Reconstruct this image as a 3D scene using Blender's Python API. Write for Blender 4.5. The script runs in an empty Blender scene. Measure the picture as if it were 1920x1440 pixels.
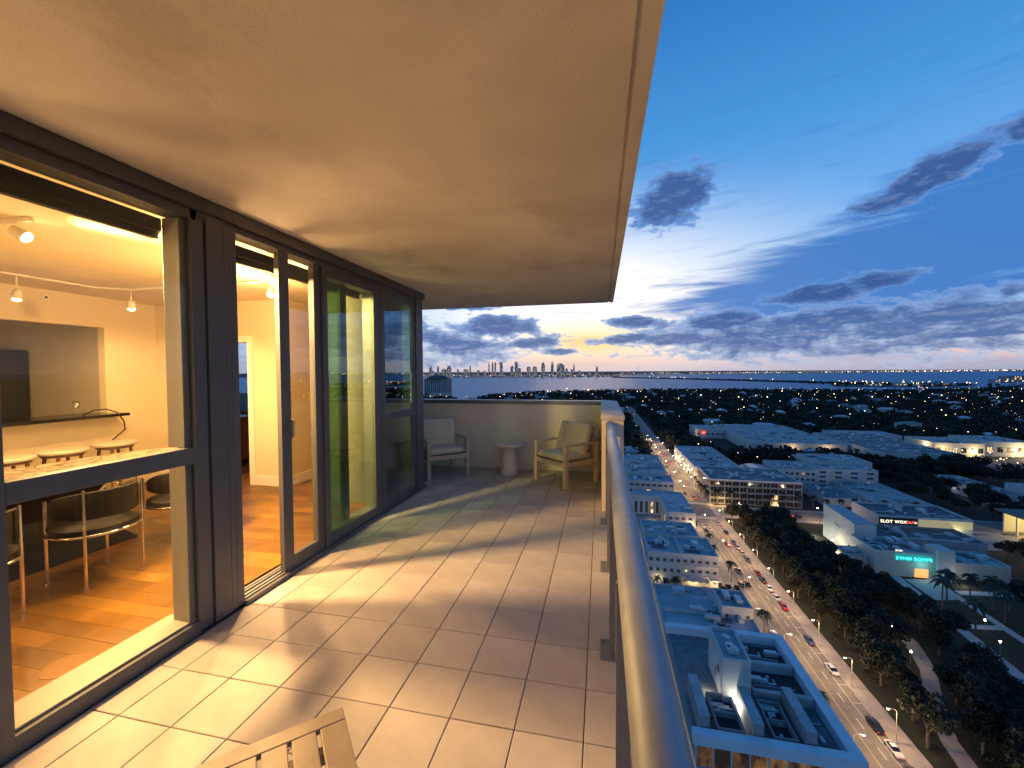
import bpy, bmesh, math, random
import numpy as np
from mathutils import Vector, Matrix
R = math.radians
rnd = random.Random(7)
scene = bpy.context.scene
COL = scene.collection

# ------------------------------------------------------------------ camera
cd = bpy.data.cameras.new('camera')
cam = bpy.data.objects.new('camera', cd); COL.objects.link(cam)
cd.sensor_width = 36.0; cd.lens = 773.1 / 1920 * 36
cd.clip_start = 0.05; cd.clip_end = 120000
yaw, pitch, roll = 0.21318, 0.030247, -0.005475
fw = Vector((-math.sin(yaw) * math.cos(pitch), math.cos(yaw) * math.cos(pitch), -math.sin(pitch)))
rt = Vector((math.cos(yaw), math.sin(yaw), 0)); up = rt.cross(fw)
rr = rt * math.cos(roll) + up * math.sin(roll); uu = up * math.cos(roll) - rt * math.sin(roll)
m = Matrix((rr, uu, -fw)).transposed().to_4x4(); m.translation = (0, 0, 1.65)
cam.matrix_world = m
scene.camera = cam
scene.render.resolution_x, scene.render.resolution_y = 1024, 768
scene.view_settings.view_transform = 'Standard'
scene.view_settings.look = 'None'
scene.view_settings.exposure = 0.25
scene.view_settings.gamma = 1.0
scene.cycles.use_denoising = True
scene.cycles.max_bounces = 8
scene.cycles.transparent_max_bounces = 10
scene.cycles.sample_clamp_indirect = 4.0

# ------------------------------------------------------------------ node expressions
class E:
    """a node socket with arithmetic, so shader maths reads like maths"""
    T = None
    def __init__(s, k): s.k = k
    @staticmethod
    def node(op, *a, clamp=False):
        n = E.T.nodes.new('ShaderNodeMath'); n.operation = op; n.use_clamp = clamp
        for i, v in enumerate(a):
            if isinstance(v, E): E.T.links.new(v.k, n.inputs[i])
            else: n.inputs[i].default_value = float(v)
        return E(n.outputs[0])
    def __add__(s, o): return E.node('ADD', s, o)
    __radd__ = __add__
    def __sub__(s, o): return E.node('SUBTRACT', s, o)
    def __rsub__(s, o): return E.node('SUBTRACT', o, s)
    def __mul__(s, o): return E.node('MULTIPLY', s, o)
    __rmul__ = __mul__
    def __truediv__(s, o): return E.node('DIVIDE', s, o)
    def clamp(s): return E.node('ADD', s, 0, clamp=True)
    def max(s, o): return E.node('MAXIMUM', s, o)
    def pow(s, o): return E.node('POWER', s, o)
def sstep(x, a, b):
    n = E.T.nodes.new('ShaderNodeMapRange'); n.interpolation_type = 'SMOOTHSTEP'
    E.T.links.new(x.k, n.inputs[0]); n.inputs[1].default_value = a; n.inputs[2].default_value = b
    return E(n.outputs[0])
def comb(x, y, z=0.0):
    n = E.T.nodes.new('ShaderNodeCombineXYZ')
    for i, v in enumerate((x, y, z)):
        if isinstance(v, E): E.T.links.new(v.k, n.inputs[i])
        else: n.inputs[i].default_value = v
    return n.outputs[0]
def noise(vec, scale, detail=5, rough=0.55, dist=0.0):
    n = E.T.nodes.new('ShaderNodeTexNoise'); E.T.links.new(vec, n.inputs['Vector'])
    n.inputs['Scale'].default_value = scale; n.inputs['Detail'].default_value = detail
    n.inputs['Roughness'].default_value = rough; n.inputs['Distortion'].default_value = dist
    return E(n.outputs[0])
def cmix(f, a, b, mode='MIX'):
    n = E.T.nodes.new('ShaderNodeMix'); n.data_type = 'RGBA'; n.blend_type = mode
    for i, v in ((0, f), (6, a), (7, b)):
        if isinstance(v, E): E.T.links.new(v.k, n.inputs[i])
        elif isinstance(v, (tuple, list)): n.inputs[i].default_value = (*v[:3], 1)
        elif isinstance(v, (int, float)): n.inputs[i].default_value = v
        else: E.T.links.new(v, n.inputs[i])
    return n.outputs[2]
def ramp(x, stops, interp='EASE'):
    n = E.T.nodes.new('ShaderNodeValToRGB'); n.color_ramp.interpolation = interp
    E.T.links.new(x.k, n.inputs[0]); el = n.color_ramp.elements
    while len(el) < len(stops): el.new(0.5)
    for e, (p, c) in zip(el, stops): e.position = p; e.color = (*c, 1)
    return n.outputs[0]
def srgb(r, g, b):
    f = lambda c: c / 12.92 if c <= 0.04045 else ((c + 0.055) / 1.055) ** 2.4
    return tuple(f(c / 255) for c in (r, g, b))

# ------------------------------------------------------------------ sky
SUN_AZ, SUN_EL = -2.5, -1.0        # degrees from +Y towards +X; the sun has just set
world = bpy.data.worlds.new('World'); scene.world = world; world.use_nodes = True
E.T = world.node_tree; E.T.nodes.clear()
out = E.T.nodes.new('ShaderNodeOutputWorld'); bg = E.T.nodes.new('ShaderNodeBackground')
E.T.links.new(bg.outputs[0], out.inputs[0])
sky = E.T.nodes.new('ShaderNodeTexSky'); sky.sky_type = 'NISHITA'; sky.sun_disc = False
sky.sun_elevation = R(SUN_EL + 3.5); sky.sun_rotation = R(SUN_AZ)
sky.altitude = 80; sky.air_density = 1.6; sky.dust_density = 1.0; sky.ozone_density = 6.0
tc = E.T.nodes.new('ShaderNodeTexCoord'); sp = E.T.nodes.new('ShaderNodeSeparateXYZ')
E.T.links.new(tc.outputs['Generated'], sp.inputs[0])
dx, dy, dz = (E(sp.outputs[i]) for i in range(3))
az = E.node('ARCTAN2', dx, dy) * 57.2958
el = E.node('ARCSINE', dz) * 57.2958

VD = comb(az, el)
def blob(ca, ce, w, h, tilt=0.0, kind='SPHERICAL'):
    """1 at the centre of an ellipse given in degrees, 0 at its rim"""
    mp = E.T.nodes.new('ShaderNodeMapping'); mp.vector_type = 'TEXTURE'
    E.T.links.new(VD, mp.inputs[0]); mp.inputs[1].default_value = (ca, ce, 0)
    mp.inputs[2].default_value = (0, 0, R(tilt)); mp.inputs[3].default_value = (w, h, 1)
    g = E.T.nodes.new('ShaderNodeTexGradient'); g.gradient_type = kind
    E.T.links.new(mp.outputs[0], g.inputs[0])
    return E(g.outputs['Fac'])
def nz(loc, scl, rot, scale, detail, rough, dist=0.0):
    mp = E.T.nodes.new('ShaderNodeMapping'); E.T.links.new(VD, mp.inputs[0])
    mp.inputs[1].default_value = loc; mp.inputs[2].default_value = (0, 0, R(rot)); mp.inputs[3].default_value = scl
    return noise(mp.outputs[0], scale, detail, rough, dist)
# clear air: the physical sky, lifted by the high thin veil that carries the afterglow
veil = ramp((el / 60).clamp(), [(0, srgb(140, 156, 190)), (.045, srgb(160, 178, 212)), (.09, srgb(150, 190, 228)),
     (.17, srgb(140, 188, 234)), (.30, srgb(108, 168, 230)), (.45, srgb(72, 147, 214)), (.65, srgb(48, 118, 190)), (1, srgb(28, 92, 160))], 'LINEAR')
c = cmix(0.88, cmix(1.0, sky.outputs[0], (.22, .22, .22), 'MULTIPLY'), veil)
high = c
# afterglow round the place where the sun went down
c = cmix(blob(-2.5, 8.0, 44, 19, 0, 'QUADRATIC_SPHERE') * 1.8, c, srgb(253, 250, 247))
c = cmix(blob(-1.5, 3.8, 22, 5.4, 0, 'QUADRATIC_SPHERE') * 1.15, c, srgb(255, 218, 140))
c = cmix(blob(-3, 1.0, 50, 3.4, 0, 'QUADRATIC_SPHERE'), c, srgb(240, 200, 180))
c = cmix(blob(38, 2.0, 17, 2.2, 0, 'QUADRATIC_SPHERE'), c, srgb(252, 204, 178))
# wide streaky sheet rising to the right
n_str = nz((0, 3, 0), (0.075, 0.75, 1), -9.5, 1.3, 4, 0.6, 0.5)
sh = blob(32, 11.0, 33, 7.0, 9.5).max(blob(40, 18.5, 22, 4.0, 15) * 0.8)
c = cmix(sstep(sh * 1.0 + n_str * 1.0, 0.50, 1.0) * 0.92, c, srgb(56, 112, 184))
# cumulus: a bank standing low over the far shore, and single clouds above it
n_big = nz((3, 0, 0), (0.42, 1, 1), 0, 0.34, 5, 0.6, 0.4)
n_mid = nz((31, 7, 0), (0.45, 1, 1), 0, 0.95, 6, 0.62, 0.25)
n_up = nz((31, 7.42, 0), (0.45, 1, 1), 0, 0.95, 6, 0.62, 0.25)
M = None
for (ca, ce, w, h, ti) in [(-14.2, 6.1, 8.6, 2.5, 1), (-18.5, 3.7, 8.0, 1.5, 0), (-9.6, 3.9, 6.0, 1.2, 3), (-5.8, 2.7, 3.6, 0.8, 0),
        (4.4, 6.4, 5.5, 1.2, 0), (2.5, 4.2, 7.0, 1.1, 3), (-6.0, 10.3, 9.0, 1.0, 0), (-18, 9.3, 6, 1.3, 0), (8.6, 21.0, 8.4, 4.6, 20),
        (24.0, 8.3, 8.0, 1.9, 3), (29.2, 9.1, 5.5, 1.7, 7), (33.0, 18.2, 8.4, 2.3, 19), (39.5, 20.3, 5.0, 2.0, 17),
        (14.5, 5.8, 7.0, 2.0, 8), (26, 5.6, 12, 2.0, 0), (36.0, 5.2, 10.5, 1.6, 2), (36.0, 3.2, 9.0, 0.6, 0), (10, 4.0, 10, 1.4, 0)]:
    b = blob(ca, ce, w, h, ti)
    M = b if M is None else M.max(b)
bank = blob(12, 4.0, 130, 5.2) * 0.70 - blob(-1.5, 5.0, 17, 8) * 0.45
f_ = M.max(bank) * 1.12 + n_big * 1.08 + n_mid * 1.24
mask = sstep(f_, 1.40, 1.60)
thick = sstep(f_, 1.46, 1.88)
low = sstep(el, 9, 2)
edge = cmix(low, srgb(98, 143, 206), srgb(176, 190, 216))
dark = cmix(low, srgb(56, 86, 142), srgb(78, 106, 158))
ccol = cmix(thick, edge, dark)
ccol = cmix((((n_mid - n_up) * 2.2).clamp() * 0.5), ccol, cmix(low, srgb(150, 180, 224), srgb(214, 212, 226)))
ccol = cmix((((n_up - n_mid) * 1.8).clamp() * 0.45), ccol, cmix(low, srgb(58, 88, 146), srgb(74, 100, 154)))
c = cmix(mask * 0.95, c, ccol)
# air close to the horizon, and what lies below it
c = cmix(sstep(el, 2.2, -0.3) * 0.5, c, srgb(176, 172, 190))
c = cmix(sstep(el, 0.0, -3.0), c, srgb(60, 75, 100))
bg2 = E.T.nodes.new('ShaderNodeBackground'); ms = E.T.nodes.new('ShaderNodeMixShader')
E.T.links.new(high, bg2.inputs[0]); E.T.links.new(c, bg.inputs[0])
E.T.links.new(E.node('GREATER_THAN', el, 29.0).k, ms.inputs[0])
E.T.links.new(bg.outputs[0], ms.inputs[1]); E.T.links.new(bg2.outputs[0], ms.inputs[2])
E.T.links.new(ms.outputs[0], out.inputs[0])
bg.inputs[1].default_value = bg2.inputs[1].default_value = 1.0
world.cycles.sampling_method = 'MANUAL'; world.cycles.sample_map_resolution = 512

# the last light over the western horizon, very weak and soft
sd = bpy.data.lights.new('sun', 'SUN'); sd.energy = 0.10; sd.angle = R(14); sd.color = (1.0, 0.72, 0.52)
sun = bpy.data.objects.new('sun', sd); COL.objects.link(sun)
sun.rotation_euler = (R(90 - 4), 0, R(180 - SUN_AZ))
# ------------------------------------------------------------------ materials
MATS = {}
def material(name, color=(.5, .5, .5), rough=.6, metal=0.0, var=0.0, vscale=4.0, bump=0.0, bscale=60.0, obj_var=0.0,
             emit=None, estr=0.0, spec=0.5, stain=None, stain_amt=0.0, stain_scale=1.2, coat=0.0):
    if name in MATS: return MATS[name]
    mt = bpy.data.materials.new(name); mt.use_nodes = True; E.T = mt.node_tree
    b = E.T.nodes['Principled BSDF']
    b.inputs['Base Color'].default_value = (*color, 1); b.inputs['Roughness'].default_value = rough
    b.inputs['Metallic'].default_value = metal; b.inputs['Specular IOR Level'].default_value = spec
    b.inputs['Coat Weight'].default_value = coat
    if var or stain or bump or obj_var:
        t = E.T.nodes.new('ShaderNodeTexCoord'); v = t.outputs['Object']
        col = None
        if var:
            n = noise(v, vscale, 6, .6)
            col = cmix(sstep(n, .3, .7), tuple(c * (1 - var) for c in color), tuple(min(1, c * (1 + var)) for c in color))
        if stain:
            n = noise(v, stain_scale, 7, .65, .3)
            col = cmix(sstep(n, .5, .75) * stain_amt, col if col is not None else color, stain)
        if obj_var:
            oi = E.T.nodes.new('ShaderNodeObjectInfo'); k = E(oi.outputs['Random'])
            hs = E.T.nodes.new('ShaderNodeHueSaturation')
            if col is not None: E.T.links.new(col, hs.inputs['Color'])
            else: hs.inputs['Color'].default_value = (*color, 1)
            E.T.links.new((k * (2 * obj_var) + (1 - obj_var)).k, hs.inputs['Value']); col = hs.outputs[0]
        if col is not None: E.T.links.new(col, b.inputs['Base Color'])
        if bump:
            n = noise(v, bscale, 4, .6)
            bn = E.T.nodes.new('ShaderNodeBump'); bn.inputs['Strength'].default_value = bump; bn.inputs['Distance'].default_value = .01
            E.T.links.new(n.k, bn.inputs['Height']); E.T.links.new(bn.outputs[0], b.inputs['Normal'])
        if var:
            E.T.links.new((noise(v, vscale * 3, 3, .6) * .3 + (rough - .15)).clamp().k, b.inputs['Roughness'])
    if emit:
        b.inputs['Emission Color'].default_value = (*emit, 1); b.inputs['Emission Strength'].default_value = estr
        if estr < 60: mt.cycles.emission_sampling = 'NONE'
    MATS[name] = mt
    return mt

def glass(name, tint, refl=0.10):
    """architectural glass: straight-through transmission with a tint and a fresnel reflection"""
    mt = bpy.data.materials.new(name); mt.use_nodes = True; E.T = mt.node_tree; E.T.nodes.clear()
    o = E.T.nodes.new('ShaderNodeOutputMaterial'); tr = E.T.nodes.new('ShaderNodeBsdfTransparent')
    gl = E.T.nodes.new('ShaderNodeBsdfGlossy'); mx = E.T.nodes.new('ShaderNodeMixShader'); fr = E.T.nodes.new('ShaderNodeLayerWeight')
    tr.inputs[0].default_value = (*tint, 1); gl.inputs['Roughness'].default_value = 0.005; gl.inputs[0].default_value = (.85, .95, 1, 1)
    fr.inputs[0].default_value = .5
    E.T.links.new(E.node('MULTIPLY_ADD', E(fr.outputs['Facing']).pow(5.0), .9, .02 + refl).clamp().k, mx.inputs[0])
    E.T.links.new(tr.outputs[0], mx.inputs[1]); E.T.links.new(gl.outputs[0], mx.inputs[2]); E.T.links.new(mx.outputs[0], o.inputs[0])
    MATS[name] = mt; return mt

# ------------------------------------------------------------------ mesh building
class MB:
    def __init__(s): s.v, s.f = [], []
    def add(s, vs, fs):
        k = len(s.v); s.v += [tuple(p) for p in vs]; s.f += [tuple(i + k for i in f) for f in fs]; return s
    def box(s, x0, x1, y0, y1, z0, z1, mat=None):
        vs = [(x, y, z) for z in (z0, z1) for y in (y0, y1) for x in (x0, x1)]
        if mat is not None: vs = [mat @ Vector(p) for p in vs]
        return s.add(vs, [(0, 2, 3, 1), (4, 5, 7, 6), (0, 1, 5, 4), (2, 6, 7, 3), (0, 4, 6, 2), (1, 3, 7, 5)])
    def cbox(s, x0, x1, y0, y1, z0, z1, c=.004):
        """box with chamfered top edge"""
        vs = [(x0, y0, z0), (x1, y0, z0), (x1, y1, z0), (x0, y1, z0), (x0, y0, z1 - c), (x1, y0, z1 - c), (x1, y1, z1 - c), (x0, y1, z1 - c),
              (x0 + c, y0 + c, z1), (x1 - c, y0 + c, z1), (x1 - c, y1 - c, z1), (x0 + c, y1 - c, z1)]
        fs = [(3, 2, 1, 0), (8, 9, 10, 11)]
        for k in range(4):
            j = (k + 1) % 4
            fs += [(k, j, 4 + j, 4 + k), (4 + k, 4 + j, 8 + j, 8 + k)]
        return s.add(vs, fs)
    def prism(s, pts, z0, z1):
        n = len(pts)
        vs = [(x, y, z0) for x, y in pts] + [(x, y, z1) for x, y in pts]
        return s.add(vs, [tuple(range(n - 1, -1, -1)), tuple(range(n, 2 * n))] + [(i, (i + 1) % n, n + (i + 1) % n, n + i) for i in range(n)])
    def sheet(s, pts, z): return s.add([(x, y, z) for x, y in pts], [tuple(range(len(pts)))])
    def lathe(s, prof, c=(0, 0, 0), n=24):
        """prof: list of (r, z)"""
        vs, fs = [], []
        for r, z in prof:
            for k in range(n):
                a = 2 * math.pi * k / n; vs.append((c[0] + r * math.cos(a), c[1] + r * math.sin(a), c[2] + z))
        for i in range(len(prof) - 1):
            for k in range(n):
                j = (k + 1) % n; fs.append((i * n + k, i * n + j, (i + 1) * n + j, (i + 1) * n + k))
        fs.append(tuple(range(n - 1, -1, -1))); m_ = (len(prof) - 1) * n; fs.append(tuple(range(m_, m_ + n)))
        return s.add(vs, fs)
    def tube(s, pts, r, n=10, r1=None):
        pts = [Vector(p) for p in pts]; vs, fs = [], []
        for i, p in enumerate(pts):
            d = (pts[min(i + 1, len(pts) - 1)] - pts[max(i - 1, 0)]).normalized()
            a = d.cross(Vector((0, 0, 1)) if abs(d.z) < .95 else Vector((1, 0, 0))).normalized(); b = d.cross(a)
            q = r if r1 is None else r + (r1 - r) * i / max(1, len(pts) - 1)
            for k in range(n):
                t = 2 * math.pi * k / n; vs.append(p + (a * math.cos(t) + b * math.sin(t)) * q)
        for i in range(len(pts) - 1):
            for k in range(n):
                j = (k + 1) % n; fs.append((i * n + k, (i + 1) * n + k, (i + 1) * n + j, i * n + j))
        fs.append(tuple(range(n))); m_ = (len(pts) - 1) * n; fs.append(tuple(range(m_ + n - 1, m_ - 1, -1)))
        return s.add(vs, fs)
    def mesh(s, name, mat, smooth=False):
        me = bpy.data.meshes.new(name); me.from_pydata(s.v, [], s.f)
        if mat is not None: me.materials.append(mat)
        bm = bmesh.new(); bm.from_mesh(me); bmesh.ops.recalc_face_normals(bm, faces=bm.faces); bm.to_mesh(me); bm.free()
        if smooth: me.shade_smooth()
        return me
    def build(s, name, mat, parent=None, bevel=0.0, smooth=False, loc=None, rotz=0.0):
        o = bpy.data.objects.new(name, s.mesh(name, mat, smooth)); COL.objects.link(o)
        if parent is not None: o.parent = parent
        if loc is not None: o.location = loc
        if rotz: o.rotation_euler.z = rotz
        if bevel:
            md = o.modifiers.new('bevel', 'BEVEL'); md.width = bevel; md.segments = 2; md.limit_method = 'ANGLE'
        if smooth == 'auto':
            o.data.shade_smooth()
            md = o.modifiers.new('edges', 'EDGE_SPLIT'); md.split_angle = R(35)
        return o
def box(name, mat, parent, *d, bevel=0.0): return MB().box(*d).build(name, mat, parent, bevel=bevel)
def obj_of(me, name, parent=None, loc=(0, 0, 0), rotz=0.0, scale=None):
    o = bpy.data.objects.new(name, me); COL.objects.link(o); o.location = loc
    if rotz: o.rotation_euler.z = rotz
    if scale is not None: o.scale = scale if isinstance(scale, (tuple, list)) else (scale,) * 3
    if parent is not None: o.parent = parent
    return o
def thing(name, label, cat, loc=(0, 0, 0), rotz=0.0, group=None):
    o = bpy.data.objects.new(name, None); COL.objects.link(o); o.location = loc; o.rotation_euler.z = rotz
    o.empty_display_size = .1
    return tag(o, label, cat, group)
def tag(o, label, cat, group=None):
    o['label'] = label; o['category'] = cat
    if group: o['group'] = group
    return o
def kind(o, k='structure', label=None):
    o['kind'] = k
    if label: o['label'] = label
    return o
def copy_tree(o, parent=None):
    c = o.copy(); COL.objects.link(c); c.parent = parent
    for ch in o.children: copy_tree(ch, c)
    return c
def lamp_light(name, typ, loc, energy, color, parent=None, size=.05, spot=None, aim=None, blend=.3):
    d = bpy.data.lights.new(name, typ); d.energy = energy; d.color = color
    if typ in ('POINT', 'SPOT'): d.shadow_soft_size = size
    if typ == 'SPOT': d.spot_size = R(spot); d.spot_blend = blend
    o = bpy.data.objects.new(name, d); COL.objects.link(o); o.location = loc
    if aim is not None: o.rotation_euler = (Vector(aim) - Vector(loc)).to_track_quat('-Z', 'Y').to_euler()
    if parent is not None: o.parent = parent
    return o
# ================================================================== THE BALCONY
XF = -2.47                # outer face of the window wall
YE, YN = 6.82, 5.44       # end parapet, and the corner where the window wall stops
ZC = 2.75                 # soffit
M_tile = material('sandstone_tile', (.44, .40, .365), .62, var=.15, vscale=2.2, obj_var=.09, stain=(.22, .185, .16), stain_amt=.6, stain_scale=2.6, bump=.12, bscale=90)
M_grout = material('grout', (.13, .115, .10), .9)
M_soffit = material('painted_stucco_soffit', (.76, .72, .68), .9, var=.10, vscale=1.3, stain=(.47, .42, .37), stain_amt=.5, stain_scale=1.5, bump=.5, bscale=130)
M_stucco = material('painted_stucco', (.80, .68, .53), .88, var=.05, vscale=1.2, stain=(.46, .39, .32), stain_amt=.35, stain_scale=1.1, bump=.5, bscale=110)
M_frame = material('anodised_grey_frame', (.10, .102, .108), .45, metal=.25, var=.06, vscale=3, bump=.03, bscale=300)
M_black = material('black_rubber_seal', (.012, .012, .013), .55)
M_alu = material('satin_aluminium', (.25, .275, .31), .46, metal=.7, var=.08, vscale=6, stain=(.25, .26, .27), stain_amt=.3, stain_scale=7, bump=.04, bscale=160)
M_post = material('grey_painted_steel', (.20, .205, .21), .5, metal=.4, var=.08, vscale=5)
M_cap = material('zinc_coping', (.20, .20, .205), .45, metal=.7, var=.12, vscale=3)
M_stone = material('pale_stone_cap', (.52, .49, .45), .75, var=.12, vscale=5, stain=(.3, .27, .24), stain_amt=.4, stain_scale=5)

fl = kind(MB().box(-3.55, .27, -2.6, YE + .18, -.30, -.012).build('balcony_floor', M_grout))
TS, TX, TY = .3149, -.0752, 1.810
def tile_mesh(w, h): return MB().cbox(0, w, 0, h, -.0115, 0.0, .0025).mesh('tile', M_tile)
cache = {}
J = .0022
for r_ in range(-9, 17):
    y0, y1 = TY + r_ * TS, TY + (r_ + 1) * TS
    y1 = min(y1, YE - .003)
    if y1 - y0 < .03: continue
    for c_ in range(-11, 1):
        x0, x1 = TX + c_ * TS, TX + (c_ + 1) * TS
        lim = XF + .006 if y0 < YN - .1 else -3.40
        x0c, x1c = max(x0, lim), min(x1, .118)
        if y0 < 4.93 < y1 and c_ == 0: pass
        if x1c - x0c < .03: continue
        if y1 > 4.96 and c_ == 0:
            x1c = min(x1c, .003)
        key = (round(x1c - x0c, 4), round(y1 - y0, 4))
        if key not in cache: cache[key] = tile_mesh(key[0] - 2 * J, key[1] - 2 * J)
        o = obj_of(cache[key], 'tile', fl, (x0c + J, y0 + J, rnd.uniform(-.0006, .0006)))
        o.rotation_euler = (rnd.gauss(0, .0012), rnd.gauss(0, .0012), rnd.gauss(0, .001))

# slab above, with a drip groove near its edge
ceil = MB()
ceil.box(-3.55, .105, -2.6, 6.84, ZC, ZC + .26)
ceil.box(.105, .123, -2.6, 6.84, ZC + .014, ZC + .26)
ceil.box(.123, .185, -2.6, 6.84, ZC + .0, ZC + .262)
kind(ceil.build('balcony_ceiling', M_soffit))

# parapets
pw = thing('parapet_wall', 'cream stucco parapet wall with dark metal coping behind the patio chairs', 'wall', (-1.6, YE + .1, 0))
def sub(par, mb, name, mat, **k):
    """link a mesh given in world coordinates under a thing that stands at par.location (unrotated)"""
    o = mb.build(name, mat, par, **k); o.location = -Vector(par.location); return o
sub(pw, MB().box(-3.55, .002, YE, YE + .18, -.3, 1.10), 'wall', M_stucco)
sub(pw, MB().box(-3.55, .0, YE - .018, YE + .2, 1.10, 1.162), 'coping', M_cap, bevel=.006)
ps = thing('parapet_pier', 'solid stucco parapet pier with sloped stone cap where the handrail ends', 'wall', (.13, 6.2, 0))
sub(ps, MB().box(.006, .255, 4.935, 7.35, -.3, 1.075), 'wall', M_stucco)
for k, (a, b) in enumerate(((4.92, 5.55), (5.553, 6.4), (6.403, 7.36))):
    q = MB(); z = 1.076
    q.add([(-.004, a, z), (.268, a, z), (.268, b, z), (-.004, b, z), (-.004, a, z + .075), (.268, a, z + .055), (.268, b, z + .055), (-.004, b, z + .075)],
          [(3, 2, 1, 0), (4, 5, 6, 7), (0, 1, 5, 4), (1, 2, 6, 5), (2, 3, 7, 6), (3, 0, 4, 7)])
    sub(ps, q, 'cap_stone', M_stone, bevel=.006)

# railing
rl = thing('balcony_railing', 'grey metal balcony railing with thick round satin handrail and base plates', 'railing', (.098, 1.2, 0))
xr = .098
hr = MB(); prof = 20
path = [(xr, 4.93, 1.02), (xr, 4.6, 1.02), (xr, 2.4, 1.02), (xr, .2, 1.02), (xr, -2.5, 1.02)]
hr.tube(path, .049, 28)
sub(rl, hr, 'handrail', M_alu, smooth='auto')
sub(rl, MB().box(xr - .028, xr + .028, -2.5, 4.93, .935, .967), 'top_channel', M_post)
sub(rl, MB().box(xr - .02, xr + .02, -2.5, 4.93, .09, .125), 'bottom_channel', M_post)
for k in range(6):
    y = 4.55 - k * 1.06
    if k == 0: y = 4.56
    po = sub(rl, MB().box(xr - .05, xr + .03, y - .012, y + .012, .008, .96), 'post', M_post)
    MB().box(-.005, .165, y - .075, y + .115, 0.0005, .009).build('base_plate', M_post, po, bevel=.002)
    for (ax, ay) in ((.015, -.055), (.015, .095)):
        MB().lathe([(.008, 0), (.008, .006), (.003, .008)], (ax, y + ay, .009), 8).build('bolt', M_alu, po)
y = 4.84
while y > -2.4:
    if min(abs(y - (4.55 - k * 1.06)) for k in range(7)) > .03:
        sub(rl, MB().box(xr - .008, xr + .008, y - .008, y + .008, .12, .94), 'picket', M_post)
    y -= .105

# ------------------------------------------------------------------ window wall
ww = thing('window_wall', 'grey metal framed window wall with sliding glass door standing open', 'window wall', (XF, 3.3, 0))
G_clear = glass('clear_glass', (.90, .905, .88), .0)
G_green = glass('green_tinted_glass', (.40, .54, .38), .12)
G_leaf = glass('grey_tinted_glass', (.84, .83, .78), .08)
G_pale = glass('pale_tinted_glass', (.72, .86, .74), .09)
G_dark = glass('dark_teal_glass', (.22, .36, .36), .26)
XB = XF - .14            # inner face of the frame
def fr(name, y0, y1, z0, z1, x0=XB, x1=XF, mat=None, parent=None, bevel=.003):
    q = MB().box(x0, x1, y0, y1, z0, z1)
    if parent is None: return sub(ww, q, name, mat or M_frame, bevel=bevel)
    return q.build(name, mat or M_frame, parent, bevel=bevel)
Y0 = -2.6
fr('head_cover', Y0, 2.13, 2.665, ZC - .003, x1=XF + .035); fr('head_cover', 2.134, YN + .02, 2.665, ZC - .003, x1=XF + .035)
fr('head_rail', Y0, 2.128, 2.60, 2.664); 
fr('head_rail', 2.40, YN - .02, 2.615, 2.664)
# mullion stack between window and door
for (a, b, dx) in ((2.085, 2.172, .0), (2.180, 2.302, .012), (2.310, 2.350, .004), (2.354, 2.412, .0)):
    fr('mullion', a, b, .02, 2.664, x1=XF + dx)
fr('seal', 2.10, 2.40, .0, 2.62, x0=XB + .02, x1=XF - .02, mat=M_black, bevel=0)
# big window, sill, mid rail, left post
fr('window_post', 1.135, 1.238, .03, 2.60, x1=XF + .004)
fr('window_post', -1.3, -1.2, .03, 2.60, x1=XF + .004)
fr('bottom_rail', Y0, 2.084, .0, .085); 
M_sill = material('painted_sill', (.26, .235, .20), .5, var=.05)
fr('sill', Y0, 2.084, .086, .10, x0=XB - .10, x1=XF - .03, mat=M_sill)
fr('mid_rail', 1.239, 2.084, 1.09, 1.19, x0=XF - .06); fr('mid_rail', Y0, 1.134, 1.09, 1.19, x0=XF - .06)
M_reveal = material('window_reveal', (.20, .19, .17), .55)
fr('reveal', 2.04, 2.084, .101, 1.089, x0=XB - .02, x1=XF - .035, mat=M_reveal)
fr('reveal', 2.04, 2.084, 1.191, 2.598, x0=XB - .02, x1=XF - .035, mat=M_reveal)
fr('glass_pane', 1.239, 2.084, 1.19, 2.598, x0=XF - .034, x1=XF - .026, mat=G_clear, bevel=0)
fr('glass_pane', 1.239, 2.084, .10, 1.089, x0=XF - .034, x1=XF - .026, mat=G_clear, bevel=0)
fr('glass_pane', -1.2, 1.134, 1.19, 2.598, x0=XF - .034, x1=XF - .026, mat=G_clear, bevel=0)
fr('glass_pane', -1.2, 1.134, .10, 1.089, x0=XF - .034, x1=XF - .026, mat=G_clear, bevel=0)
# roller shade cassettes under the ceiling behind the glass
for k, (a, b) in enumerate(((Y0, 2.05), (2.415, 4.2))):
    s_ = fr('shade_box', a, b, 2.52, 2.60, x0=XB - .13, x1=XB - .03, mat=M_black, bevel=.006)
    MB().box(XB - .06, XB - .045, a + .01, b - .01, 2.475, 2.519).build('shade_hem', M_black, s_)
    MB().tube([(XB - .085, a + .01, 2.505), (XB - .085, b - .01, 2.505)], .028, 12).build('shade_roll', material('dark_shade_cloth', (.03, .03, .028), .8), s_)
# sill tracks of the sliding door
fr('door_track', 2.412, YN - .06, .0, .035, x0=XB - .02, x1=XF + .02)
for dx_ in (-.018, -.052, -.098, -.125):
    fr('track_groove', 2.42, 4.29, .0355, .046, x0=XF + dx_ - .006, x1=XF + dx_ + .006, mat=M_alu, bevel=0)
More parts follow.
